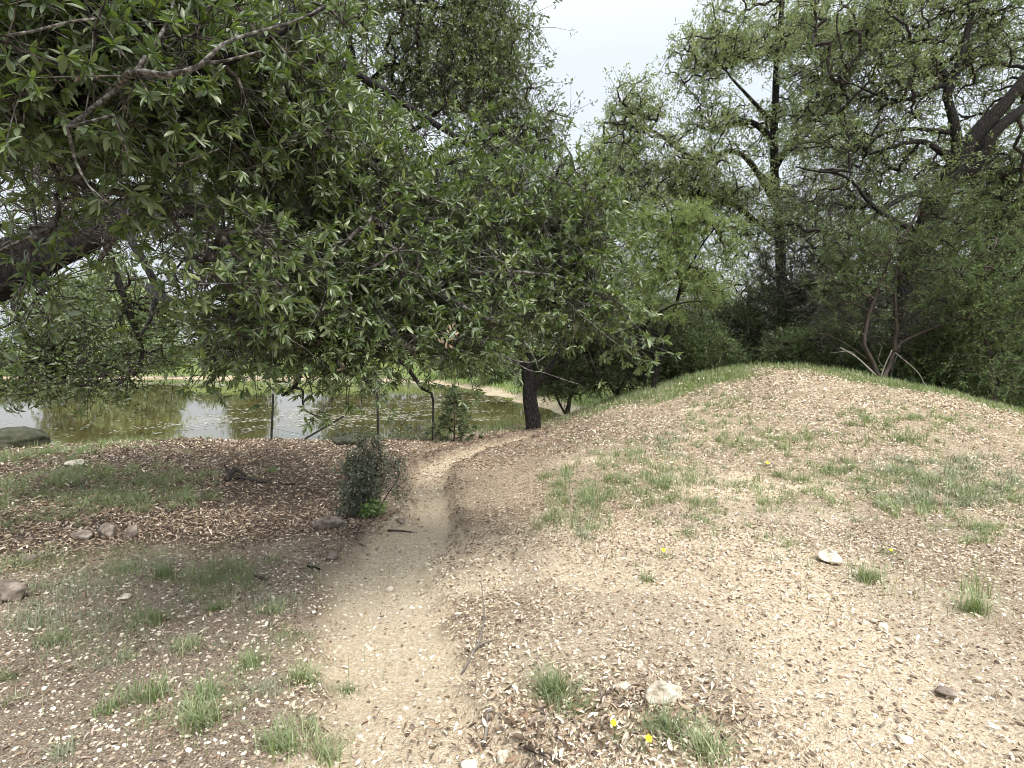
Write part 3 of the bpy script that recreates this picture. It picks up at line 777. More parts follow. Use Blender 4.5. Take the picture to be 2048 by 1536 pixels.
# leaning trunk at far right edge with its own crown
b = gb(1925, 760, 14.2)
simple_tree('oak_tree', 'slim oak leaning out of the thicket at the right edge', 'tree', b,
    [([b - (0, 0, .3), at(1940, 680, 14.2), at(1975, 570, 14.2), at(2010, 500, 14.1), at(2050, 455, 14), at(2120, 380, 14)], .13, .06, 9),
     (atl((1975, 570, 14.2), (1960, 480, 14.3), (1955, 400, 14.3)), .06, .02, 6)],
    [(2060, 420, 90, 110, 14.2, 1.2, 110), (1960, 430, 70, 80, 14.4, 1, 70), (2030, 560, 70, 70, 14.2, 1, 60), (1950, 330, 80, 60, 14.5, 1, 60)],
    (M['bark'], M['darktwig'], M['oak_small']), [dict(T=T_MIN, sub_n=4, spread=.25, q=7, L_=.085, W_=.4, twig_r=.004, up=.4, vlo=.3, vhi=1)], seed=15, rtip=.009)
# backdrop oaks behind, filling the wood
for (px, Y, top, lab, sd) in [(1700, 22, 330, 'hazy oak far back in the wood, behind the dark juniper thicket', 21), (1960, 20, 300, 'oak deep in the wood behind the slim leaning trunk', 22),
                              (1400, 27, 520, 'low pale tree glimpsed behind the bright feathery mesquite', 23)]:
    b = gb(px, 730, Y)
    hh = 700 - top
    simple_tree('oak_tree', lab, 'tree', b,
        [([b - (0, 0, .3), at(px + 5, 640, Y), at(px - 10, top + hh * .5, Y), at(px + 10, top + hh * .2, Y)], .22, .06, 8)],
        [(px, top + hh * .25, 130, hh * .25, Y, 2, 120), (px - 80, top + hh * .55, 110, hh * .3, Y, 2, 110), (px + 90, top + hh * .55, 110, hh * .3, Y, 2, 110), (px, top + hh * .8, 150, hh * .25, Y, 2, 110)],
        (M['bark'], M['darktwig'], M['oak_pale'] if sd == 23 else M['oak_small']), [dict(T=T_MIN, sub_n=4, spread=.35, q=7, L_=.13, W_=.45, twig_r=.005, up=.4)], seed=sd, rtip=.012)

# junipers
def juniper(name, label, base, limbs, bl, mat, seed, L_=.045, n=7, q=16, spread=.12, group=None, gap=.3, bark=None, cat='juniper', vlo=0., vhi=1.):
    return simple_tree(name, label, cat, base, limbs, bl, (bark or M['cedarbark'], M['darktwig'] if mat is M['juniper_dark'] else M['cedarbark'], mat),
                       [dict(T=T_NEEDLE, sub_n=n, spread=spread, q=q, L_=L_, W_=.22, twig_r=.0022, up=.2, along=1.1, vlo=vlo, vhi=vhi, vclump=.55)], group, gap, seed, .0075, .2, k=3)
b = gb(1765, 752, 10.9)
juniper('juniper_tree', 'feathery green juniper with curved forking stems and bare lower twigs on the mound', b,
    [([b - (0, 0, .2), at(1742, 722, 10.9), at(1722, 690, 10.8), at(1728, 650, 10.8), at(1745, 600, 10.8), at(1770, 540, 10.8), at(1800, 480, 10.8), at(1830, 420, 10.8)], .055, .02, 8),
     ([b, at(1790, 700, 10.9), at(1830, 670, 10.8), at(1900, 640, 10.7), at(1950, 620, 10.7)], .045, .012, 8),
     (atl((1790, 700, 10.9), (1795, 660, 10.9), (1790, 590, 10.9), (1800, 520, 10.9)), .05, .015, 7),
     (atl((1742, 722, 10.9), (1700, 690, 10.6), (1665, 670, 10.5), (1640, 665, 10.5)), .015, .005, 5)],
    [(1850, 440, 120, 70, 10.9, .7, 110), (1760, 500, 110, 60, 10.9, .7, 100), (1700, 480, 60, 60, 10.8, .5, 40), (1900, 520, 110, 70, 10.8, .7, 110), (1700, 570, 90, 50, 10.8, .6, 60),
     (1850, 590, 100, 50, 10.8, .6, 40), (1720, 640, 60, 30, 10.8, .5, 15), (1890, 400, 60, 40, 10.9, .5, 40)],
    M['juniper'], 31)
b = gb(1990, 800, 10.6)
juniper('juniper_tree', 'bushy bright green juniper filling the right edge of the thicket', b,
    [([b - (0, 0, .2), at(1985, 720, 10.6), at(1960, 640, 10.6), at(1970, 560, 10.6), at(1990, 480, 10.6)], .07, .02, 8),
     (atl((1985, 720, 10.6), (2040, 640, 10.5), (2080, 560, 10.5)), .04, .015, 6)],
    [(1950, 600, 70, 60, 10.5, .6, 80), (2020, 570, 70, 60, 10.5, .6, 80), (2000, 660, 90, 50, 10.5, .6, 60), (1930, 560, 40, 40, 10.4, .4, 30), (2060, 480, 60, 60, 10.7, .5, 50), (2080, 650, 70, 90, 10.6, .5, 50), (1980, 500, 60, 40, 10.7, .5, 40), (1980, 730, 100, 60, 10.6, .6, 90), (2060, 760, 70, 50, 10.6, .5, 60)],
    M['juniper'], 32, vlo=.25)
# dark thicket of junipers: each its own plant
thick = [(1130, 12.6, 640, 800, 90, 'dark low juniper right of the forked oak trunk, over the water'),
         (1230, 12.8, 600, 790, 100, 'dark juniper leaning over the left shoulder of the mound'),
         (1340, 13.6, 590, 770, 100, 'dark juniper below the bright feathery mesquite'),
         (1450, 14.2, 600, 745, 90, 'dark juniper behind the top of the mound, left of the pale stub'),
         (1560, 14.6, 500, 745, 100, 'shadowy juniper straight behind the crest of the mound'),
         (1650, 14.0, 470, 750, 90, 'shadowy juniper left of the curved juniper stems'),
         (1860, 13.0, 500, 790, 100, 'shadowy brush behind the curved juniper stems'),
         (1980, 12.4, 540, 830, 100, 'dark brush at the foot of the right edge thicket'),
         (2110, 12.0, 560, 850, 110, 'dark brush cut off by the right edge of the picture')]
thick += [(1610, 12.9, 655, 752, 70, 'low green juniper bush right behind the crest of the mound'),
          (1690, 12.4, 640, 760, 70, 'low green juniper bush left of the pale bare branch'),
          (1870, 11.6, 640, 800, 75, 'low green juniper bush right of the curved juniper stems'),
          (1400, 13.2, 650, 755, 70, 'low green juniper bush left of the pale broken stub'),
          (1285, 16.5, 610, 770, 120, 'deep shaded juniper filling behind the left shoulder of the mound'),
          (1500, 17.5, 590, 745, 130, 'deep shaded juniper far behind the top of the mound'),
          (1720, 16.5, 500, 760, 130, 'deep shaded juniper far behind the curved juniper stems'),
          (1920, 16.0, 520, 790, 130, 'deep shaded juniper far behind the slim leaning trunk'),
          (2080, 16.0, 500, 800, 110, 'deep shaded juniper far back at the right edge')]
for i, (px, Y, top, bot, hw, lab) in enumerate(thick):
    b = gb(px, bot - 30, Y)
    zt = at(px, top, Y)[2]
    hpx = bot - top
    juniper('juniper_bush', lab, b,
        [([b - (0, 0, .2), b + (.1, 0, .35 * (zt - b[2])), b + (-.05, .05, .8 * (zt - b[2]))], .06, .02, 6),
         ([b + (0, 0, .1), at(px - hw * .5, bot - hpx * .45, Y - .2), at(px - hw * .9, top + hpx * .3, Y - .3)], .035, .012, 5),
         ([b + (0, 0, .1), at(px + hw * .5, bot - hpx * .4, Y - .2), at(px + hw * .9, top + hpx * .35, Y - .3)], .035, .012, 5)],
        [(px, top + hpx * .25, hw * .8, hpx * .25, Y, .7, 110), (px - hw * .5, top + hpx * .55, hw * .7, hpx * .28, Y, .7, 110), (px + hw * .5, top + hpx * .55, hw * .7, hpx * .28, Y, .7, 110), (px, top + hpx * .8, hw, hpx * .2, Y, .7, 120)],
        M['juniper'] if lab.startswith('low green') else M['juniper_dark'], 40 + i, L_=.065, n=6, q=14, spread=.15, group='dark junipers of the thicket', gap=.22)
# bright mesquite
b = gb(1300, 785, 11.8)
juniper('mesquite', 'bright yellow-green feathery mesquite above the left shoulder of the mound', b,
    [([b - (0, 0, .2), at(1320, 700, 11.8), at(1345, 640, 11.7), at(1360, 560, 11.6), at(1350, 480, 11.5), at(1340, 420, 11.5)], .06, .012, 7),
     (atl((1330, 680, 11.8), (1270, 640, 11.5), (1240, 600, 11.4)), .04, .012, 6),
     (atl((1310, 720, 11.8), (1290, 650, 11.3), (1345, 610, 11.0), (1400, 600, 10.9)), .035, .012, 6),
     (atl((1360, 560, 11.6), (1410, 480, 11.5), (1440, 440, 11.5)), .03, .01, 6)],
    [(1340, 470, 85, 65, 11.5, .6, 170), (1290, 540, 80, 50, 11.4, .6, 140), (1400, 440, 50, 45, 11.5, .5, 45), (1370, 530, 60, 40, 11.5, .5, 50), (1450, 480, 50, 50, 11.6, .5, 40), (1260, 600, 60, 35, 11.3, .4, 45), (1400, 580, 70, 40, 11.5, .5, 50), (1240, 470, 55, 50, 11.6, .5, 40), (1320, 620, 70, 35, 11.4, .5, 40)],
    M['bright'], 33, L_=.050, n=8, q=20, spread=.12, bark=M['bark'], cat='tree')
# sapling juniper by the posts
b = gb(908, 884, 10.2)
s = Skel()
s.limb([b - (0, 0, .1), at(909, 840, 10.2), at(908, 780, 10.2), at(908, 772, 10.2)], .018, .005, k=6, wig=.005)
tiers = []
for k_ in range(11):
    t = k_ / 10
    py = 876 - t * 95; hw = (48 * (1 - t) ** .8 + 5) * (1.0 if k_ % 2 else .7)
    for sg in (-1, 1):
        for m_ in range(3):
            f_ = (m_ + 1) / 3
            tiers.append(at(908 + sg * hw * f_ * rng.uniform(.8, 1.05), py + 4 * f_ + rng.normal(0, 3), 10.2 + rng.normal(0, .12)))
s.grow(np.array(tiers), .3, .003, .45)
fs = foliage(s, T_NEEDLE, 10, .042, 20, .04, .3, .0015, .2, .2, 1, 1.0, vclump=.4)
tree('juniper_sapling', b, 'small conical juniper sapling with a straight brown stem by the last post', 'sapling', s, [fs], (M['cedarbark'], M['darktwig'], M['juniper_dark']), k=3)

# dark rounded shrub beside the path
b = hit(728, 1034)
s = Skel()
Y0 = b[1]
for dx, dz in ((-.12, .9), (0, 1.0), (.12, .85), (.25, .6)):
    s.limb([b + (dx * .3, 0, -.05), b + (dx * .7, rng.normal(0, .05), .35 * dz * .7), b + (dx * 1.3, rng.normal(0, .05), .62 * dz)], .009, .003, k=5, wig=.01, snap=False)
g_ = blobs([(722, 965, 38, 64, Y0, .2, 105), (735, 925, 36, 42, Y0, .18, 45), (770, 960, 36, 55, Y0, .15, 22), (715, 1010, 32, 25, Y0, .15, 40), (735, 893, 34, 20, Y0, .1, 12), (690, 930, 22, 30, Y0, .1, 12), (795, 940, 16, 30, Y0, .1, 6)], .30, 9)
s.grow(g_, .2, .0016, .45)
f1 = foliage(s, T_LO, 5, .042, 7, .026, .42, .0009, .4, 0, 1)
tree('evergreen_shrub', b, 'dark grey-green small-leaved shrub standing beside the footpath', 'shrub', s, [f1], (M['darktwig'], M['darktwig'], M['shrub']), k=3, trunk_name='stems', crown='foliage')
# yellow-green weed at its foot
b = hit(748, 1034)
s = Skel()
s.limb([b - (0, 0, .02), b + (0, 0, .12)], .004, .002, k=4, wig=.004, snap=False)
s.grow(blobs([(745, 1018, 24, 14, b[1] - .12, .07, 26)]), .2, .001, .4)
f1 = foliage(s, T_LO, 3, .02, 5, .028, .55, .0008, .5, 0, 1)
tree('leafy_weed', b, 'small lime green weed at the foot of the dark shrub', 'weed', s, [f1], (M['weed'], M['weed'], M['weed']), k=3, trunk_name='stem', crown='foliage')
# dusty bush band on the bank around the posts
for (px, py, lab) in [(830, 868, 'low grey-green scrub between the second and third fence posts'), (700, 880, 'thin scrub by the second fence post, beyond the boulder')]:
    b = gb(px, py + 10, 10.6)
    s = Skel()
    s.limb([b - (0, 0, .05), b + (0, 0, .2)], .008, .003, k=4, wig=.01, snap=False)
    s.grow(blobs([(px, py, 55, 22, 10.6, .3, 60)]), .2, .0016, .4)
    f1 = foliage(s, T_LO, 4, .05, 6, .035, .5, .001, .5, 0, 1)
    tree('scrub', b, lab, 'scrub', s, [f1], (M['darktwig'], M['darktwig'], M['shrub']), k=3, trunk_name='stem', crown='foliage')

# ================================================================== far shore: trees and bushes
far = [(150, 52, 540, 75, 'yellow-green spreading tree beyond the pond under the thick limb'), (225, 58, 505, 62, 'tallest pale tree on the far shore, left of the middle'),
       (292, 50, 585, 30, 'slim rounded tree on the far bank left of the grassy slope'),
       (495, 60, 560, 40, 'distant narrow tree behind the first fence post'), (700, 58, 560, 72, 'distant tree seen over the leaning post'),
       (850, 52, 540, 100, 'distant tree above the narrow end of the pond'), (980, 44, 560, 110, 'tree on the right bank behind the forked trunk')]
for i, (px, Y, top, hw, lab) in enumerate(far):
    b = gb(px, 705, Y)
    hh = 705 - top
    simple_tree('far_tree', lab, 'tree', b,
        [([b - (0, 0, .3), at(px + 6, 660, Y), at(px - 6, top + hh * .4, Y)], .22, .07, 6)],
        [(px, top + hh * .3, hw * .6, hh * .3, Y, 2, 60), (px - hw * .5, top + hh * .55, hw * .55, hh * .33, Y, 2, 60), (px + hw * .5, top + hh * .55, hw * .55, hh * .33, Y, 2, 60), (px, top + hh * .8, hw * .9, hh * .2, Y, 2, 60)],
        (M['bark'], M['darktwig'], M['oak_pale'] if i in (1, 2) else M['far']), [dict(T=T_MIN, sub_n=5, spread=.55, q=6, L_=.36, W_=.5, twig_r=.01, up=.4)], group='trees beyond the pond', gap=.2, seed=60 + i, rtip=.02)
fb_ = [(70, 45, 700, 60, 'low bush on the far bank, nearest the left edge'), (210, 46, 655, 80, 'grey-green willowy bush at the far waterside'), (330, 46.5, 684, 40, 'small bush left of the grassy far slope'), (420, 52, 684, 70, 'row of low scrub on top of the green far slope'), (-40, 48, 684, 70, 'low scrub on the far bank at the left edge'),
       (930, 38, 700, 60, 'dark bush where the right bank bends away'), (1000, 33, 705, 50, 'bush on the right bank just left of the forked trunk'), (1110, 26, 720, 60, 'bush on the right bank behind the forked trunk')]
for i, (px, Y, top, hw, lab) in enumerate(fb_):
    x_ = at(px, 700, Y)[0]
    b = np.array((x_, Y, hgt(x_, Y)))
    pyb = HOR + (EYE - b[2]) / Y * F
    hh = pyb - top
    simple_tree('bank_bush', lab, 'bush', b, [([b - (0, 0, .1), b + (.05, 0, .3), b + (0, 0, .6)], .05, .02, 5)],
        [(px, top + hh * .5, hw, hh * .5, Y, 1.2, 130)], (M['darktwig'], M['darktwig'], M['oak_pale'] if i in (1, 7) else M['juniper_dark'] if i == 5 else M['far']),
        [dict(T=T_MIN, sub_n=4, spread=.22, q=6, L_=.20, W_=.4, twig_r=.005, up=.4)], group='bushes along the banks', gap=.15, seed=80 + i, rtip=.01)

# ================================================================== fence posts
def post(px_b, py_b, px_t, py_t, Y, lab):
    bb = at(px_b, py_b, Y); bb[2] = hgt(bb[0], bb[1])
    if px_b != px_t and abs(px_b - px_t) > 40:
        tt_ = at(px_t, py_t, Y + .25)
    else:
        tt_ = at(px_t, py_t, Y)
    o = empty('fence_post', bb, lab, 'fence post', 'steel fence posts on the bank')
    ax_ = tt_ - bb; Ln = np.linalg.norm(ax_); ax_ = ax_ / Ln
    side = unit(np.cross(ax_, (0, 1., .05))); fr = np.cross(side, ax_)
    def prism(w0, w1, d0, d1, l0, l1):
        P_ = []
        for l_ in (l0, l1):
            for a_, d_ in ((w0, d0), (w1, d0), (w1, d1), (w0, d1)):
                P_.append(bb + ax_ * l_ + side * a_ + fr * d_)
        return np.array(P_), [np.array([(0, 1, 2, 3), (7, 6, 5, 4), (0, 4, 5, 1), (1, 5, 6, 2), (2, 6, 7, 3), (3, 7, 4, 0)])], np.zeros(8)
    tl = Ln - .12
    g_ = [prism(-.019, .019, -.004, .004, -.25, tl), prism(-.004, .004, .0041, .034, -.25, tl)]
    for z_ in np.arange(.08, tl - .03, .055): g_.append(prism(-.006, .006, -.011, -.0041, z_, z_ + .022))
    a_, p_, v_ = merge(g_); mesh_obj('shaft', a_, p_, M['post'], o, smooth=False)
    a_, p_, v_ = merge([prism(-.0195, .0195, -.0045, .0045, tl + .001, Ln), prism(-.0045, .0045, .0046, .0345, tl + .001, Ln)]); mesh_obj('tip', a_, p_, M['posttip'], o, smooth=False)
    return bb, tt_
p1 = post(543, 893, 547, 775, 10.3, 'upright steel post, leftmost of the row by the water')
p2 = post(604, 896, 699, 826, 10.3, 'steel post leaning far over between the first two upright posts')
p3 = post(757, 905, 754, 770, 9.6, 'upright steel post behind the dark shrub, middle one of the row')
p4 = post(865, 882, 867, 782, 10.6, 'upright steel post next to the juniper sapling, rightmost of the row')
wp, _ = catmull([p1[0] + (0, 0, .25), (p1[0] + p3[0]) / 2 + (0, 0, .13), p3[0] + (0, -.02, .2), (p3[0] + p4[0]) / 2 + (0, 0, .12), p4[0] + (0, 0, .18)], .1)
a_, p_, v_ = tube(wp, np.full(len(wp), .0028), 4, 0)
tag(mesh_obj('fence_wire', a_, p_, M['wire']), 'sagging low wire strand strung between the steel posts', 'wire')

# ================================================================== rocks and sticks
def ico(n=3):
    import bmesh
    bm = bmesh.new(); bmesh.ops.create_icosphere(bm, subdivisions=n, radius=1)
    V_ = np.array([v.co[:] for v in bm.verts]); P_ = np.array([[v.index for v in f.verts] for f in bm.faces]); bm.free()
    return V_, P_
ICO3, ICO1 = ico(4), ico(1)
def n3(P_, s_, o_):
    return vnoise(P_[:, 0] + P_[:, 2] * .63, P_[:, 1] - P_[:, 2] * .81, s_, o_) + vnoise(P_[:, 2] + 3, P_[:, 0] - P_[:, 1] * .4, s_, o_ + 1) - 1
def rock(px, py, wpx, hpx, mat, lab, name='rock', seed=0, facets=True, group=None, cat='rock', Y=None):
    b = hit(px, py + hpx * .35)
    if Y:
        b = at(px, py, Y); b[2] = hgt(b[0], b[1])
    sx_ = wpx * b[1] / F / 2 * 1.12; sz_ = hpx * b[1] / F / 2 * 1.15
    V_, P_ = ICO3
    V_ = V_.copy(); r_ = np.random.default_rng(seed + 100)
    if facets:
        for _ in range(20):
            d_ = unit(r_.normal(0, 1, 3)); c_ = r_.uniform(.5, .82)
            k_ = V_ @ d_ - c_; m_ = k_ > 0
            V_[m_] -= d_ * k_[m_, None] * .97
    V_ = V_ * (1 + .16 * n3(V_, .55, seed) + .08 * n3(V_, .18, seed + 3) + .04 * n3(V_, .07, seed + 5))[:, None]
    V_ = V_ * (sx_, sx_ * r_.uniform(.65, .9), sz_)
    V_ = V_ + b + (0, 0, sz_ * .55)
    o = mesh_obj(name, V_ - b, [P_], mat, smooth=True)
    o.location = b
    return tag(o, lab, cat, group)
LS, BR, DR = M['limestone'], M['brownrock'], M['darkrock']
rock(1318, 1384, 84, 58, LS, 'largest cream limestone chunk, above the yellow flowers', seed=1)
rock(1655, 1112, 54, 30, LS, 'flat white limestone on the slope left of a grass tuft', seed=2)
rock(1004, 1512, 32, 40, LS, 'upright white stone beside the path at the bottom edge', seed=3)
rock(940, 1532, 46, 26, LS, 'white stone cut by the bottom edge, left of the upright stone', seed=4)
rock(1766, 1254, 28, 22, LS, 'pale yellowish stone lying in the leaves right of centre', seed=5)
rock(1747, 1242, 20, 10, LS, 'thin white chip touching the pale yellowish stone', seed=6)
rock(1810, 1478, 40, 16, LS, 'flat whitish stone in the bottom right corner gravel', seed=7)
rock(1893, 1384, 50, 26, BR, 'grey-brown lump near the bottom right corner', seed=8)
rock(1508, 1371, 15, 11, LS, 'small bright white pebble on bare sand', seed=9)
rock(18, 1184, 70, 54, BR, 'brown rock cut by the left edge', seed=10)
rock(62, 1118, 34, 24, BR, 'small brown rock above the one at the left edge', seed=11)
rock(250, 1194, 24, 12, LS, 'small white stone in the left gravel', seed=12)
rock(170, 1070, 46, 28, BR, 'flat left piece of the weathered rock pile', seed=13)
rock(215, 1060, 52, 42, BR, 'grey topped middle rock of the weathered pile', seed=14)
rock(262, 1067, 38, 36, BR, 'rounded right rock of the weathered pile', seed=15)
rock(660, 1045, 60, 44, BR, 'brown boulder left of the dark shrub foot', seed=16)
rock(150, 926, 40, 14, LS, 'pale flat stone among grass on the left bank', seed=17)
rock(854, 1129, 14, 10, LS, 'pale stone on the right side of the footpath', seed=18)
rock(796, 1118, 16, 8, LS, 'pale stone in the middle of the footpath', seed=19)
rock(778, 1180, 22, 12, LS, 'pale cobble on the footpath where it widens', seed=20)
rock(34, 882, 96, 44, DR, 'dark mossy boulder on the shore at the left edge', seed=21, facets=False, cat='boulder', Y=9.9)
rock(700, 900, 60, 20, DR, 'low grey-brown boulder behind the dark shrub', seed=22, facets=False, cat='boulder', Y=10.0)
rock(1554, 873, 17, 11, LS, 'white stone high on the mound, right of its twin', seed=23)
rock(1506, 875, 13, 8, LS, 'small white stone high on the mound, left of its twin', seed=24)
rock(800, 1042, 26, 12, BR, 'brown stone on the left rim of the path by the shrub', seed=25)
rock(665, 1112, 34, 18, BR, 'dark lump where the bare sand begins', seed=26)
rock(1280, 1331, 18, 14, LS, 'small white stone above the largest chunk', seed=27)
rock(1248, 1374, 42, 16, LS, 'half-buried pale slab left of the largest chunk', seed=28)
def stick(pts, r0, r1, mat, lab, forks=()):
    P0 = [hit(px, py) + (0, 0, lift) for px, py, lift in pts]
    tubes = []
    P_, t = catmull(P0, .03)
    tubes.append(tube(P_, r0 + (r1 - r0) * t, 7, .3))
    for fk in forks:
        Q, t2 = catmull([hit(px, py) + (0, 0, lift) for px, py, lift in fk], .03)
        tubes.append(tube(Q, r1 * 1.2 + (r1 * .5 - r1 * 1.2) * t2, 6, .3))
    o = empty('fallen_stick', P0[0], lab, 'stick')
    a_, p_, v_ = merge(tubes[:1]); mesh_obj('stem', a_, p_, mat, o)
    if forks:
        a_, p_, v_ = merge(tubes[1:]); mesh_obj('side_twig', a_, p_, mat, o)
stick([(922, 1354, .01), (940, 1325, .015), (955, 1300, .02), (985, 1291, .03)], .007, .004, M['greytwig'], 'forked grey stick lying on the right edge of the path', [[(955, 1300, .02), (968, 1260, .06), (962, 1205, .16)]])
stick([(966, 1500, .01), (973, 1465, .015), (975, 1430, .02)], .009, .005, M['greytwig'], 'dark grey stick standing against leaves at the bottom path edge', [[(973, 1440, .02), (990, 1425, .02)]])
stick([(775, 1064, .01), (800, 1066, .02), (828, 1068, .01)], .009, .005, M['cedarbark'], 'dark short stick on the path rim below the shrub')
stick([(614, 1136, .004), (630, 1138, .008), (642, 1143, .004)], .009, .006, M['bark'], 'dark stubby bark piece at the edge of the bare sand')
stick([(502, 1154, .006), (518, 1160, .012), (536, 1162, .006)], .012, .007, M['cedarbark'], 'curled dark bark piece in the left litter')
stick([(450, 966, .02), (470, 950, .06), (492, 955, .02)], .035, .015, M['darktwig'], 'knotty dark dead branch on the shaded left bank', [[(462, 958, .03), (530, 968, .02), (590, 970, .01)], [(460, 955, .05), (450, 945, .1)]])
stick([(1040, 1500, .01), (1090, 1520, .02), (1120, 1536, .01)], .008, .005, M['cedarbark'], 'brown stick under the leaf pile at the bottom edge')
stick([(40, 905, .02), (75, 903, .05), (120, 903, .02)], .010, .004, M['darktwig'], 'thin dark stick in the grass below the shore boulder')
# bare white branch fragments in front of the right thicket
def dead(pts, r0, r1, lab, forks=()):
    tubes = []
    P_, t = catmull([at(*p) for p in pts], .06)
    tubes.append(tube(P_, r0 + (r1 - r0) * t, 6, .2))
    base = P_[0]
    o = empty('dead_branch', base, lab, 'dead branch')
    a_, p_, v_ = merge(tubes); mesh_obj('stem', a_, p_, M['greytwig'], o)
    if forks:
        tt_ = []
        for fk in forks:
            Q, t2 = catmull([at(*p) for p in fk], .06)
            tt_.append(tube(Q, r1 * 1.1 + (r1 * .4 - r1 * 1.1) * t2, 5, .2))
        a_, p_, v_ = merge(tt_); mesh_obj('side_twigs', a_, p_, M['greytwig'], o)
dead([(1752, 752, 10.5), (1735, 735, 10.5), (1712, 714, 10.5), (1680, 695, 10.5)], .020, .010, 'pale bare branch rising left from the juniper foot', [[(1712, 714, 10.5), (1700, 703, 10.5), (1660, 706, 10.5)]])
dead([(1757, 770, 10.4), (1768, 735, 10.4), (1784, 700, 10.4)], .013, .007, 'pale bare twig standing upright at the juniper foot', [[(1768, 735, 10.4), (1757, 720, 10.4), (1765, 690, 10.4)]])
dead([(1868, 790, 10.2), (1850, 770, 10.2), (1833, 742, 10.2), (1790, 705, 10.3)], .010, .006, 'pale bare twig sloping down right of the juniper foot')
dead([(1560, 720, 13.2), (1562, 700, 13.2), (1564, 670, 13.2), (1560, 655, 13.2)], .034, .022, 'pale broken stub standing behind the crest of the mound', [[(1560, 712, 13.2), (1540, 700, 13.1), (1522, 706, 13.1)], [(1562, 700, 13.2), (1580, 692, 13.1)]])
# tangled bare twig brush under the wood: grown without leaves
def brush(bl, base, lab, seed, mat):
    s = Skel()
    s.limb([base - (0, 0, .1), base + (0, 0, .4), base + (.1, 0, .9)], .03, .01, k=5, wig=.02, snap=False)
    s.grow(blobs(bl, .1, seed), .5, .0042, .4)
    o = empty('bare_brush', base, lab, 'brush', 'bare twig tangles')
    a_, p_, v_ = merge(s.tubes); mesh_obj('stem', a_, p_, mat, o)
    tw = s.twig_geo(3, 4, .16)
    n = len(s.gpos)
    for _ in range(4):
        off = rng.normal(0, .22, (n, 3))
        tw.append(frusta(s.gpos, s.gpos + off * .5, .004, .003, 3)); tw.append(frusta(s.gpos + off * .5, s.gpos + off + rng.normal(0, .06, (n, 3)), .003, .002, 3))
    a_, p_, v_ = merge(tw); mesh_obj('branches', a_, p_, mat, o)
brush([(1800, 620, 100, 90, 11.2, .5, 110), (1700, 640, 90, 70, 11.4, .5, 90)], gb(1785, 760, 11.2), 'tangle of bare grey twigs inside the curved juniper', 91, M['twig'])
brush([(1930, 690, 90, 90, 11.4, .5, 120)], gb(1930, 800, 11.4), 'brown bare twig tangle near the right edge', 92, M['darktwig'])
brush([(1640, 400, 110, 90, 12.5, .6, 150), (1600, 540, 110, 90, 13, .6, 130)], gb(1640, 745, 13), 'high tangle of bare grey twigs left of the big dark oak', 93, M['twig'])
b = np.array((-4.2, 4.4, hgt(-4.2, 4.4)))

# ================================================================== leaf litter, pebbles
def scatter(n, x0, x1, y0, y1):
    return rng.uniform(x0, x1, n), rng.uniform(y0, y1, n)
def slope_normal(x, y, e=.03):
    hx = (height(x + e, y) - height(x - e, y)) / (2 * e); hy = (height(x, y + e) - height(x, y - e)) / (2 * e)
    return unit(np.stack([-hx, -hy, np.ones_like(x)], 1))
def litter(n, x0, x1, y0, y1, T, keep, lsz):
    x, y = scatter(n, x0, x1, y0, y1)
    inview = (np.abs(x) < y * 1.05 + .6)
    x, y = x[inview], y[inview]
    pr, vm, vsd, sz = keep(x, y)
    m_ = rng.random(len(x)) < pr
    x, y, vm, vsd, sz = x[m_], y[m_], vm[m_], vsd[m_], sz[m_]
    N = unit(slope_normal(x, y) + rng.normal(0, .48, (len(x), 3)))
    an = rng.uniform(0, 6.283, len(x))
    D = np.stack([np.cos(an), np.sin(an), rng.normal(0, .1, len(x))], 1)
    D = D - N * (D * N).sum(1, keepdims=True)
    ln = lsz * sz * np.exp(rng.normal(0, .35, len(x))).clip(.4, 2.3)
    flip = rng.random(len(x)) < .4
    N[flip] *= -1
    P_ = np.stack([x, y, height(x, y) + .004 + rng.random(len(x)) * .018 + flip * .010], 1)
    v_ = np.clip(vm + vsd * rng.normal(0, 1, len(x)), 0, 1)
    dk = rng.random(len(x)) < .33
    v_[dk] = rng.uniform(.02, .42, dk.sum())
    return instance(T, P_, D, N, ln, ln * rng.uniform(.28, .46, len(x)), v_)
def keep(x, y):
    path, soil, gravel, green, shore = masks(x, y)
    d = pond_dist(x, y)
    pile = np.exp(-((x - .35) / .75) ** 2 - ((y - 2.2) / .28) ** 2)            # brown pile at the bottom of the picture
    right = 1 - np.clip(soil + gravel + path, 0, 1)
    thin = ss(.28, .62, vnoise(x, y, .5, 21) * .6 + vnoise(x, y, 1.5, 22) * .4)
    bare = np.exp(-((x - 1.6) / 1.2) ** 2 - ((y - 2.3) / .7) ** 2)
    pr = right * (.35 + .65 * thin) * (1 - .55 * bare * (1 - pile)) + soil * (.55 + .45 * thin) + gravel * .22 + path * (.05 + .12 * ss(4.5, 7, y)) + pile * .9
    rim = np.exp(-((path_mask(x, y) - 1.45) / .4) ** 2) * (y > 4)
    pr = pr + .4 * rim
    vm = .73 * right + .42 * soil + .46 * gravel + .55 * path
    vm = vm - .22 * rim - .24 * pile + .12 * (vnoise(x, y, .8, 23) - .5)
    vm = vm - .26 * (1 - ss(.3, 1.7, x)) * ss(4.2, 5.5, y) * right
    corner = ss(.3, 1.2, x) * (1 - ss(3.2, 4.2, y)) * (1 - pile)
    pr = pr * (1 - .75 * green) * (1 - .45 * corner)
    return np.clip(pr, 0, 1) * (d > .7), vm, .13 + .06 * soil + .1 * pile, .40 + .26 * pile + .16 * soil + .30 * ss(4, 10, y)
l1 = litter(210000, -7, 7, 1.5, 5.2, T_CURL, keep, .045)
l2 = litter(330000, -11, 13, 5.2, 13.2, T_CURL_LO, keep, .050)
a_, p_, v_ = merge([l1, l2])
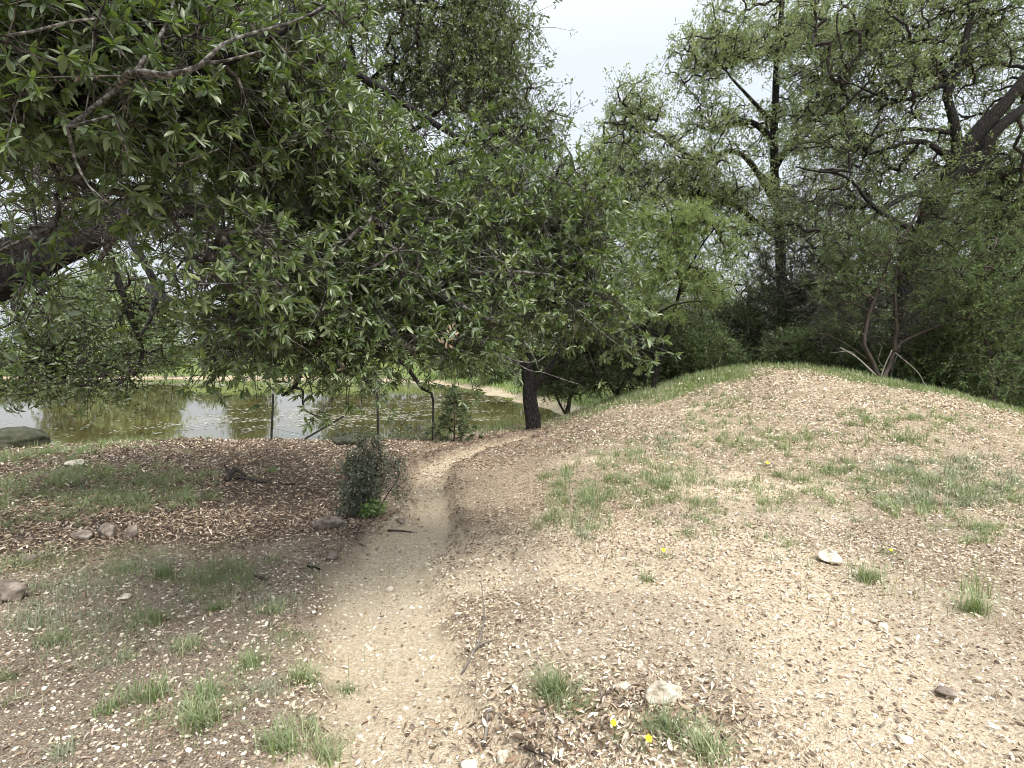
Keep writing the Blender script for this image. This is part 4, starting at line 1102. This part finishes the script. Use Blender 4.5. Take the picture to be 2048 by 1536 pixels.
tag(mesh_obj('leaf_litter', a_, p_, M['litter'], v=v_), 'dry oak leaves strewn over the ground', 'leaf litter', kind='stuff')
def chips(n, x0, x1, y0, y1, kp, rlo, rhi):
    x, y = scatter(n, x0, x1, y0, y1)
    m_ = (np.abs(x) < y * 1.05 + .5)
    x, y = x[m_], y[m_]
    m_ = rng.random(len(x)) < kp(x, y)
    x, y = x[m_], y[m_]
    n = len(x)
    V_, P_ = ICO1
    r_ = rlo + (rhi - rlo) * rng.random(n) ** 4
    sc_ = np.stack([r_ * rng.uniform(.8, 1.4, n), r_ * rng.uniform(.7, 1.1, n), r_ * rng.uniform(.4, .75, n)], 1)
    VV = V_[None] * sc_[:, None] * rng.uniform(.72, 1.15, (n, len(V_), 1))
    a = rng.uniform(0, 6.28, n); c_, s_ = np.cos(a)[:, None], np.sin(a)[:, None]
    X = VV[..., 0] * c_ - VV[..., 1] * s_; Yv = VV[..., 0] * s_ + VV[..., 1] * c_
    VV = np.stack([X, Yv, VV[..., 2]], 2) + np.stack([x, y, height(x, y) + sc_[:, 2] * .3], 1)[:, None]
    Q = (P_[None] + (np.arange(n) * len(V_))[:, None, None]).reshape(-1, 3)
    return VV.reshape(-1, 3), [Q], np.repeat(np.where(rng.random(n) < np.where(path_mask(x, y) < 1.1, .12, .40), rng.uniform(0, .3, n), np.clip(rng.normal(.64, .2, n), 0, 1)), len(V_))
def kp(x, y):
    path, soil, gravel, green, shore = masks(x, y)
    return np.clip(.9 * gravel + .45 * path + .10 * soil + .6 * (1 - soil - gravel - path) * (y < 6), 0, 1)
c1 = chips(110000, -5, 6, 1.5, 4.6, kp, .0022, .013)
c2 = chips(9000, -8, 9, 4.6, 10, kp, .006, .024)
a_, p_, v_ = merge([c1, c2])
tag(mesh_obj('gravel', a_, p_, M['pebble'], v=v_, smooth=False), 'scattered small pale limestone pebbles', 'gravel', kind='stuff')

# ================================================================== grass
def blades(P_, h_, w_, v_, lean=.7, seg=3):
    n = len(P_)
    an = rng.uniform(0, 6.283, n)
    hd = np.stack([np.cos(an), np.sin(an), np.zeros(n)], 1)
    sd = np.stack([-np.sin(an), np.cos(an), np.zeros(n)], 1)
    ln = np.abs(rng.normal(lean, lean * .5, n))[:, None]
    VV = []
    for i in range(seg + 1):
        t = i / seg
        c = P_ + hd * (h_[:, None] * ln * t ** 1.8) + np.array([0, 0, 1.]) * (h_[:, None] * t * (1 - .35 * ln * t))
        ww = w_[:, None] * (1 - t) ** .7 * .5 + .0002
        if i < seg: VV += [c - sd * ww, c + sd * ww]
        else: VV += [c]
    VV = np.stack(VV, 1)
    k = VV.shape[1]
    q = np.array([(2 * i, 2 * i + 1, 2 * i + 3, 2 * i + 2) for i in range(seg - 1)])
    tr = np.array([(2 * seg - 2, 2 * seg - 1, 2 * seg)])
    b_ = (np.arange(n) * k)[:, None, None]
    return VV.reshape(-1, 3), [(q[None] + b_).reshape(-1, 4), (tr[None] + b_).reshape(-1, 3)], np.repeat(v_, k)
def patchgrass(cx, cy_, rx, ry, tufts, per, hlo, hhi, vlo, vhi, wd=.0036, lean=.8, clump=.045):
    a = rng.normal(0, .72, (tufts, 2))
    tx, ty = cx + a[:, 0] * rx, cy_ + a[:, 1] * ry
    tv = rng.random(tufts)
    x = np.repeat(tx, per) + rng.normal(0, clump, tufts * per); y = np.repeat(ty, per) + rng.normal(0, clump, tufts * per)
    d = pond_dist(x, y); m_ = d > .5
    pm = path_mask(x, y); m_ &= pm > .9
    x, y = x[m_], y[m_]
    hh = rng.uniform(hlo, hhi, len(x)) * np.repeat(.6 + .6 * tv, per)[m_]
    v_ = vlo + (vhi - vlo) * (.5 * rng.random(len(x)) + .5 * np.repeat(rng.random(tufts), per)[m_])
    return blades(np.stack([x, y, height(x, y) - .003], 1), hh, np.full(len(x), wd) * (1 + .10 * np.maximum(y - 4, 0)), v_, lean)
G, GG = [], []
def px_patch(px, py, rpx, rpy, tufts, per, hlo, hhi, vlo=.1, vhi=.9, grey=False, **k):
    c = hit(px, py); c2 = hit(px, py - rpy) if rpy > 0 else c
    rx = rpx * c[1] / F; ry = max(abs(c2[1] - c[1]), rx * .3)
    (GG if grey else G).append(patchgrass(c[0], c[1], rx, ry, tufts, per, hlo, hhi, vlo, vhi, **k))
# mound patches
for (px, py, rx, ry, n) in [(1130, 960, 45, 30, 26), (1215, 985, 70, 30, 40), (1300, 985, 60, 30, 36), (1120, 1045, 50, 20, 18), (1230, 920, 35, 15, 16), (1340, 890, 50, 20, 26), (1435, 800, 40, 20, 34), (1440, 850, 60, 20, 26),
                            (1480, 890, 50, 16, 22), (1560, 900, 60, 20, 22), (1745, 845, 60, 14, 26), (1800, 880, 40, 16, 26), (1870, 840, 70, 14, 30), (1780, 960, 70, 22, 40), (1860, 950, 90, 26, 60), (1900, 1000, 90, 26, 50),
                            (1800, 1010, 60, 16, 26), (1950, 985, 60, 20, 30), (1680, 945, 50, 14, 18), (1580, 960, 50, 14, 16), (1500, 980, 40, 14, 12), (1400, 1010, 50, 14, 14), (1640, 1000, 50, 14, 12), (1950, 1060, 60, 16, 14),
                            (1560, 1010, 60, 14, 12), (1350, 950, 60, 14, 20), (1180, 1020, 40, 14, 14), (2020, 960, 40, 40, 26), (1620, 880, 50, 14, 20), (1280, 900, 50, 16, 14)]:
    px_patch(px, py, rx, ry, max(6, int(n * 1.2)), 24, .04, .15, .0, .95, grey=rng.random() < .25, wd=.0042, clump=.03)
# thin scatter everywhere on the mound
xx = rng.uniform(.5, 11, 1100); yy = rng.uniform(3.6, 11, 1100)
x = np.repeat(xx, 14) + rng.normal(0, .016, 15400); y = np.repeat(yy, 14) + rng.normal(0, .016, 15400)
m_ = path_mask(x, y) > 1.3; x, y = x[m_], y[m_]
(GG).append(blades(np.stack([x, y, height(x, y)], 1), rng.uniform(.02, .09, len(x)), np.full(len(x), .0035), rng.random(len(x)), .5))
# crest lawn
n = 60000
x = rng.uniform(1.2, 14, n); y = rng.uniform(8.3, 14, n)
m_ = rng.random(n) < np.clip(masks(x, y)[3] * 1.3, 0, 1) * (.35 + .65 * ss(.35, .6, vnoise(x, y, .4, 31))); x, y = x[m_], y[m_]
G.append(blades(np.stack([x, y, height(x, y)], 1), rng.uniform(.06, .17, len(x)), np.full(len(x), .008), rng.beta(2, 2.2, len(x)) * .95, .5))
# left shore grass
for (px, py, rx, ry, n_, h_) in [(30, 895, 90, 14, 130, .22), (70, 915, 90, 16, 90, .2), (40, 925, 90, 40, 170, .24), (90, 900, 100, 20, 90, .2), (60, 970, 90, 30, 80, .18), (180, 960, 90, 25, 60, .12), (270, 985, 70, 25, 70, .13), (350, 1000, 60, 18, 46, .11), (200, 1010, 90, 20, 40, .1),
                                 (380, 955, 60, 14, 20, .1), (100, 1030, 90, 20, 26, .1), (310, 890, 120, 10, 30, .12), (540, 945, 20, 8, 8, .1)]:
    px_patch(px, py, rx, ry, int(n_ * 1.0), 32, h_ * .3, h_ * 1.1, 0, .8, wd=.0038, clump=.032)
for (px, py, rx, ry, n_, h_) in [(60, 1130, 60, 20, 22, .14), (120, 1190, 80, 30, 22, .12), (230, 1130, 80, 24, 22, .13), (400, 1160, 34, 22, 16, .14), (300, 1150, 60, 18, 14, .12), (450, 1180, 60, 20, 12, .1), (480, 1140, 60, 16, 10, .1),
                                 (100, 1240, 70, 30, 14, .12), (210, 1280, 90, 30, 12, .1), (560, 1210, 50, 24, 12, .09), (580, 1270, 30, 14, 8, .07)]:
    px_patch(px, py, rx, ry, int(n_ * 1.5), 20, h_ * .35, h_ * .9, .1, .9, grey=rng.random() < .35, wd=.0028, clump=.05)
for k_ in range(34):
    px_patch(rng.uniform(0, 640), rng.uniform(1110, 1530), rng.uniform(15, 50), rng.uniform(6, 16), rng.integers(2, 7), 16, .03, rng.uniform(.06, .13), .1, 1, grey=rng.random() < .35, wd=.0028, clump=.022)
for k_ in range(46):
    px_patch(rng.uniform(1080, 2048), rng.uniform(800, 1090), rng.uniform(12, 50), rng.uniform(4, 10), rng.integers(2, 8), 24, .03, rng.uniform(.06, .13), .1, 1, grey=rng.random() < .3, wd=.004, clump=.024)
# thin tall stalks
x = rng.uniform(-3.2, -.6, 150); y = rng.uniform(1.9, 4.4, 150)
G.append(blades(np.stack([x, y, height(x, y)], 1), rng.uniform(.12, .28, 150), np.full(150, .0022), rng.uniform(.3, 1, 150), .35, 4))
x = rng.normal(2.35, .25, 60); y = rng.normal(3.3, .22, 60)
G.append(blades(np.stack([x, y, height(x, y)], 1), rng.uniform(.12, .32, 60), np.full(60, .0024), rng.uniform(.2, 1, 60), .4, 4))
# banks of the pond
n = 150000
x = rng.uniform(-46, 12, n); y = rng.uniform(14, 60, n)
d = pond_dist(x, y)
m_ = (d > .55) & (d < 14) & ((x < 3) | (y > 30)) & (rng.random(n) < (.35 + .65 * ss(.3, .6, vnoise(x, y, 2.2, 33)))) & (np.abs(x) < y * 1.0); x, y = x[m_], y[m_]
GB = blades(np.stack([x, y, height(x, y)], 1), rng.uniform(.12, .40, len(x)), np.full(len(x), .04), rng.beta(2, 2.2, len(x)), .4, 2)
# near right shore tuft beside the forked trunk
n = 2600
x = rng.normal(-.1, .55, n); y = rng.normal(13.4, .5, n)
G.append(blades(np.stack([x, y, height(x, y)], 1), rng.uniform(.12, .42, n), np.full(n, .010), rng.beta(2, 2, n) * .7 + .25, .4))
# bank top grass along the fence line
n = 3500
x = rng.uniform(-8.5, 1.2, n); y = 10.9 + .9 * rng.random(n)
m_ = rng.random(n) < (ss(-8, -5.5, -x) * .9 + .12 + .5 * (x > -1.6)); x, y = x[m_], y[m_]
G.append(blades(np.stack([x, y, height(x, y)], 1), rng.uniform(.06, .22, len(x)), np.full(len(x), .007), rng.beta(2, 2, len(x)) * .9, .4))
a_, p_, v_ = merge(G)
tag(mesh_obj('grass', a_, p_, M['grass'], v=v_), 'sparse green grass growing through the leaf litter', 'grass', kind='stuff')
a_, p_, v_ = merge(GG)
tag(mesh_obj('grey_herbs', a_, p_, M['greygrass'], v=v_), 'grey-green herbs scattered over the mound and left bank', 'ground cover', kind='stuff')
tag(mesh_obj('bank_grass', GB[0], GB[1], M['bankgrass'], v=GB[2]), 'bright green grass on the banks across the pond', 'grass', kind='stuff')

# named tufts
tufts = [(1105, 1395, .19, 150, .15, .55, 'thick dark green tuft in the brown leaf pile, left of the largest chunk'),
         (1155, 1425, .12, 60, .2, .6, 'small tuft touching the thick one in the brown leaf pile'),
         (1735, 1160, .15, 130, .1, .6, 'dense tuft just right of the flat white limestone'),
         (1297, 1162, .09, 50, .1, .4, 'tiny lone tuft on the bare slope, centre right'),
         (1945, 1225, .20, 120, .1, .85, 'large ragged tuft with tall stalks near the right edge'),
         (1960, 1190, .30, 30, .3, .8, 'thin tall stalks behind the large ragged tuft'),
         (1415, 1515, .17, 120, .2, .95, 'dry-based tuft at the bottom edge, right of the flowers'),
         (1330, 1470, .16, 100, .05, .5, 'dark tuft under the largest chunk, beside the flowers'),
         (690, 1385, .10, 40, .1, .5, 'small dark tuft on the left edge of the path'),
         (605, 1360, .13, 110, .45, .8, 'bright spreading tuft left of the path'),
         (500, 1335, .13, 90, .3, .7, 'upright tuft left of the bright spreading one'),
         (400, 1450, .17, 120, .3, .8, 'broad tuft in the left foreground gravel'),
         (410, 1400, .16, 90, .2, .7, 'tuft directly above the broad foreground one'),
         (300, 1400, .17, 90, .15, .6, 'tall narrow tuft in the left foreground'),
         (215, 1425, .10, 70, .2, .6, 'low dark tuft left of the tall narrow one'),
         (310, 1245, .13, 80, .2, .7, 'tuft in the middle of the left gravel'),
         (435, 1220, .11, 70, .1, .6, 'round dark tuft left of the widening path'),
         (545, 1225, .10, 70, .4, .85, 'yellowish tuft near the left side of the bare sand'),
         (375, 1300, .11, 70, .5, .95, 'dry yellowish tuft right of the white chips'),
         (560, 1500, .14, 130, .4, .75, 'wide bright tuft at the bottom left of the path'),
         (650, 1520, .14, 110, .4, .85, 'tuft at the bottom edge touching the path'),
         (325, 1155, .15, 90, .1, .5, 'tall green tuft on the edge of the shaded litter'),
         (110, 1285, .12, 60, .1, .7, 'thin tuft by the left edge, above the gravel'),
         (15, 1360, .07, 60, 0, .4, 'blue-green rosette cut by the left edge')]
for (px, py, h_, n_, v0, v1, lab) in tufts:
    b = hit(px, py)
    n_ = int(n_ * 1.3)
    P_ = b + np.stack([rng.normal(0, .022 + h_ * .12, n_), rng.normal(0, .02 + h_ * .08, n_), np.zeros(n_)], 1)
    P_[:, 2] = height(P_[:, 0], P_[:, 1]) - .003
    a_, p_, v_ = blades(P_, rng.uniform(h_ * .35, h_, n_), np.full(n_, .0042), rng.uniform(v0, v1, n_), .75, 4)
    o = mesh_obj('grass_tuft', a_ - b, p_, M['grass'], v=v_)
    o.location = b
    tag(o, lab, 'grass tuft', 'grass tufts in the foreground')

# yellow wildflowers
def flower(px, py, py_b, sz, lab):
    b = hit(px, py_b)
    t_ = at(px, py, b[1] - .01)
    o = empty('yellow_wildflower', b, lab, 'wildflower', 'yellow wildflowers')
    P_, t = catmull([b, (b + t_) / 2 + (.006, 0, 0), t_], .02)
    a_, p_, v_ = tube(P_, np.full(len(P_), .0013), 5, 0)
    n_ = 46
    Q = b + rng.normal(0, .03, (n_, 3)) * (1, 1, 0) + (0, 0, .005)
    g_ = blades(Q, rng.uniform(.02, .07, n_), np.full(n_, .003), rng.random(n_) * .5, .6)
    mesh_obj('stem', a_, p_, M['weed'], o, v=v_ + .3)
    mesh_obj('leaves', g_[0], g_[1], M['grass'], o, v=g_[2])
    k = 5
    an = np.arange(k) * 2 * np.pi / k + .3
    nn = unit(np.array([0, -.75, .75])); u_ = np.array([1., 0, 0]); w_ = np.cross(nn, u_)
    D = np.cos(an)[:, None] * u_ + np.sin(an)[:, None] * w_ + nn * .25
    q_ = instance(T_HI, np.repeat(t_[None], k, 0), D, np.repeat(nn[None], k, 0), sz, sz * .85, np.zeros(k))
    mesh_obj('blossom', q_[0], q_[1], M['petal'], o)
flower(1227, 1446, 1485, .014, 'left yellow flower below the largest limestone chunk')
flower(1297, 1477, 1505, .016, 'right yellow flower below the largest limestone chunk')
flower(1327, 1100, 1118, .016, 'lone yellow flower on the lower slope of the mound')
flower(1535, 926, 934, .022, 'yellow flower halfway up the mound among grass')
flower(1782, 1100, 1110, .012, 'tiny yellow flower right of the flat white limestone')

# ================================================================== floating pond weed
def scum(n, fn, smin, smax):
    x, y = rng.uniform(-34, 3, n), rng.uniform(13, 43, n)
    m_ = (pond_dist(x, y) < -.15) & (rng.random(n) < fn(x, y)) & (np.abs(x) < y * 1.0)
    x, y = x[m_], y[m_]; n = len(x)
    an = rng.uniform(-.5, .5, n)
    D = np.stack([np.cos(an), np.sin(an), np.zeros(n)], 1)
    s_ = rng.uniform(smin, smax, n) * (.6 + y * .03)
    return instance((T_MIN[0] * (1, 1, .10), T_MIN[1]), np.stack([x, y, np.full(n, WATER + .006)], 1), D, np.tile([0, 0, 1.], (n, 1)), s_, s_ * rng.uniform(.25, .6, n), np.clip(rng.normal(.65, .25, n), 0, 1))
def band(x, y):
    n_ = ss(.47, .60, vnoise(x, y, 1.1, 41) * .5 + vnoise(x * .5, y, .4, 42) * .5)
    b1 = np.exp(-((y - (19.5 + .12 * (x + 6))) / 3.0) ** 2) * ss(-14, -11, x) * (1 - ss(-1.6, 0, x))
    b2 = np.exp(-((y - 26 - .1 * x) / 2.0) ** 2) * ss(-8, -5, x) * .5
    b3 = np.exp(-((y - 37.5) / 2.6) ** 2) * 1.3
    b4 = .05
    return np.clip(n_ * (b1 * 1.1 + b2 + b3 + b4), 0, 1)
a_, p_, v_ = scum(80000, band, .04, .15)
tag(mesh_obj('pond_weed', a_, p_, M['algae'], v=v_), 'pale floating weed and scum in patches on the water', 'pond weed', kind='stuff')
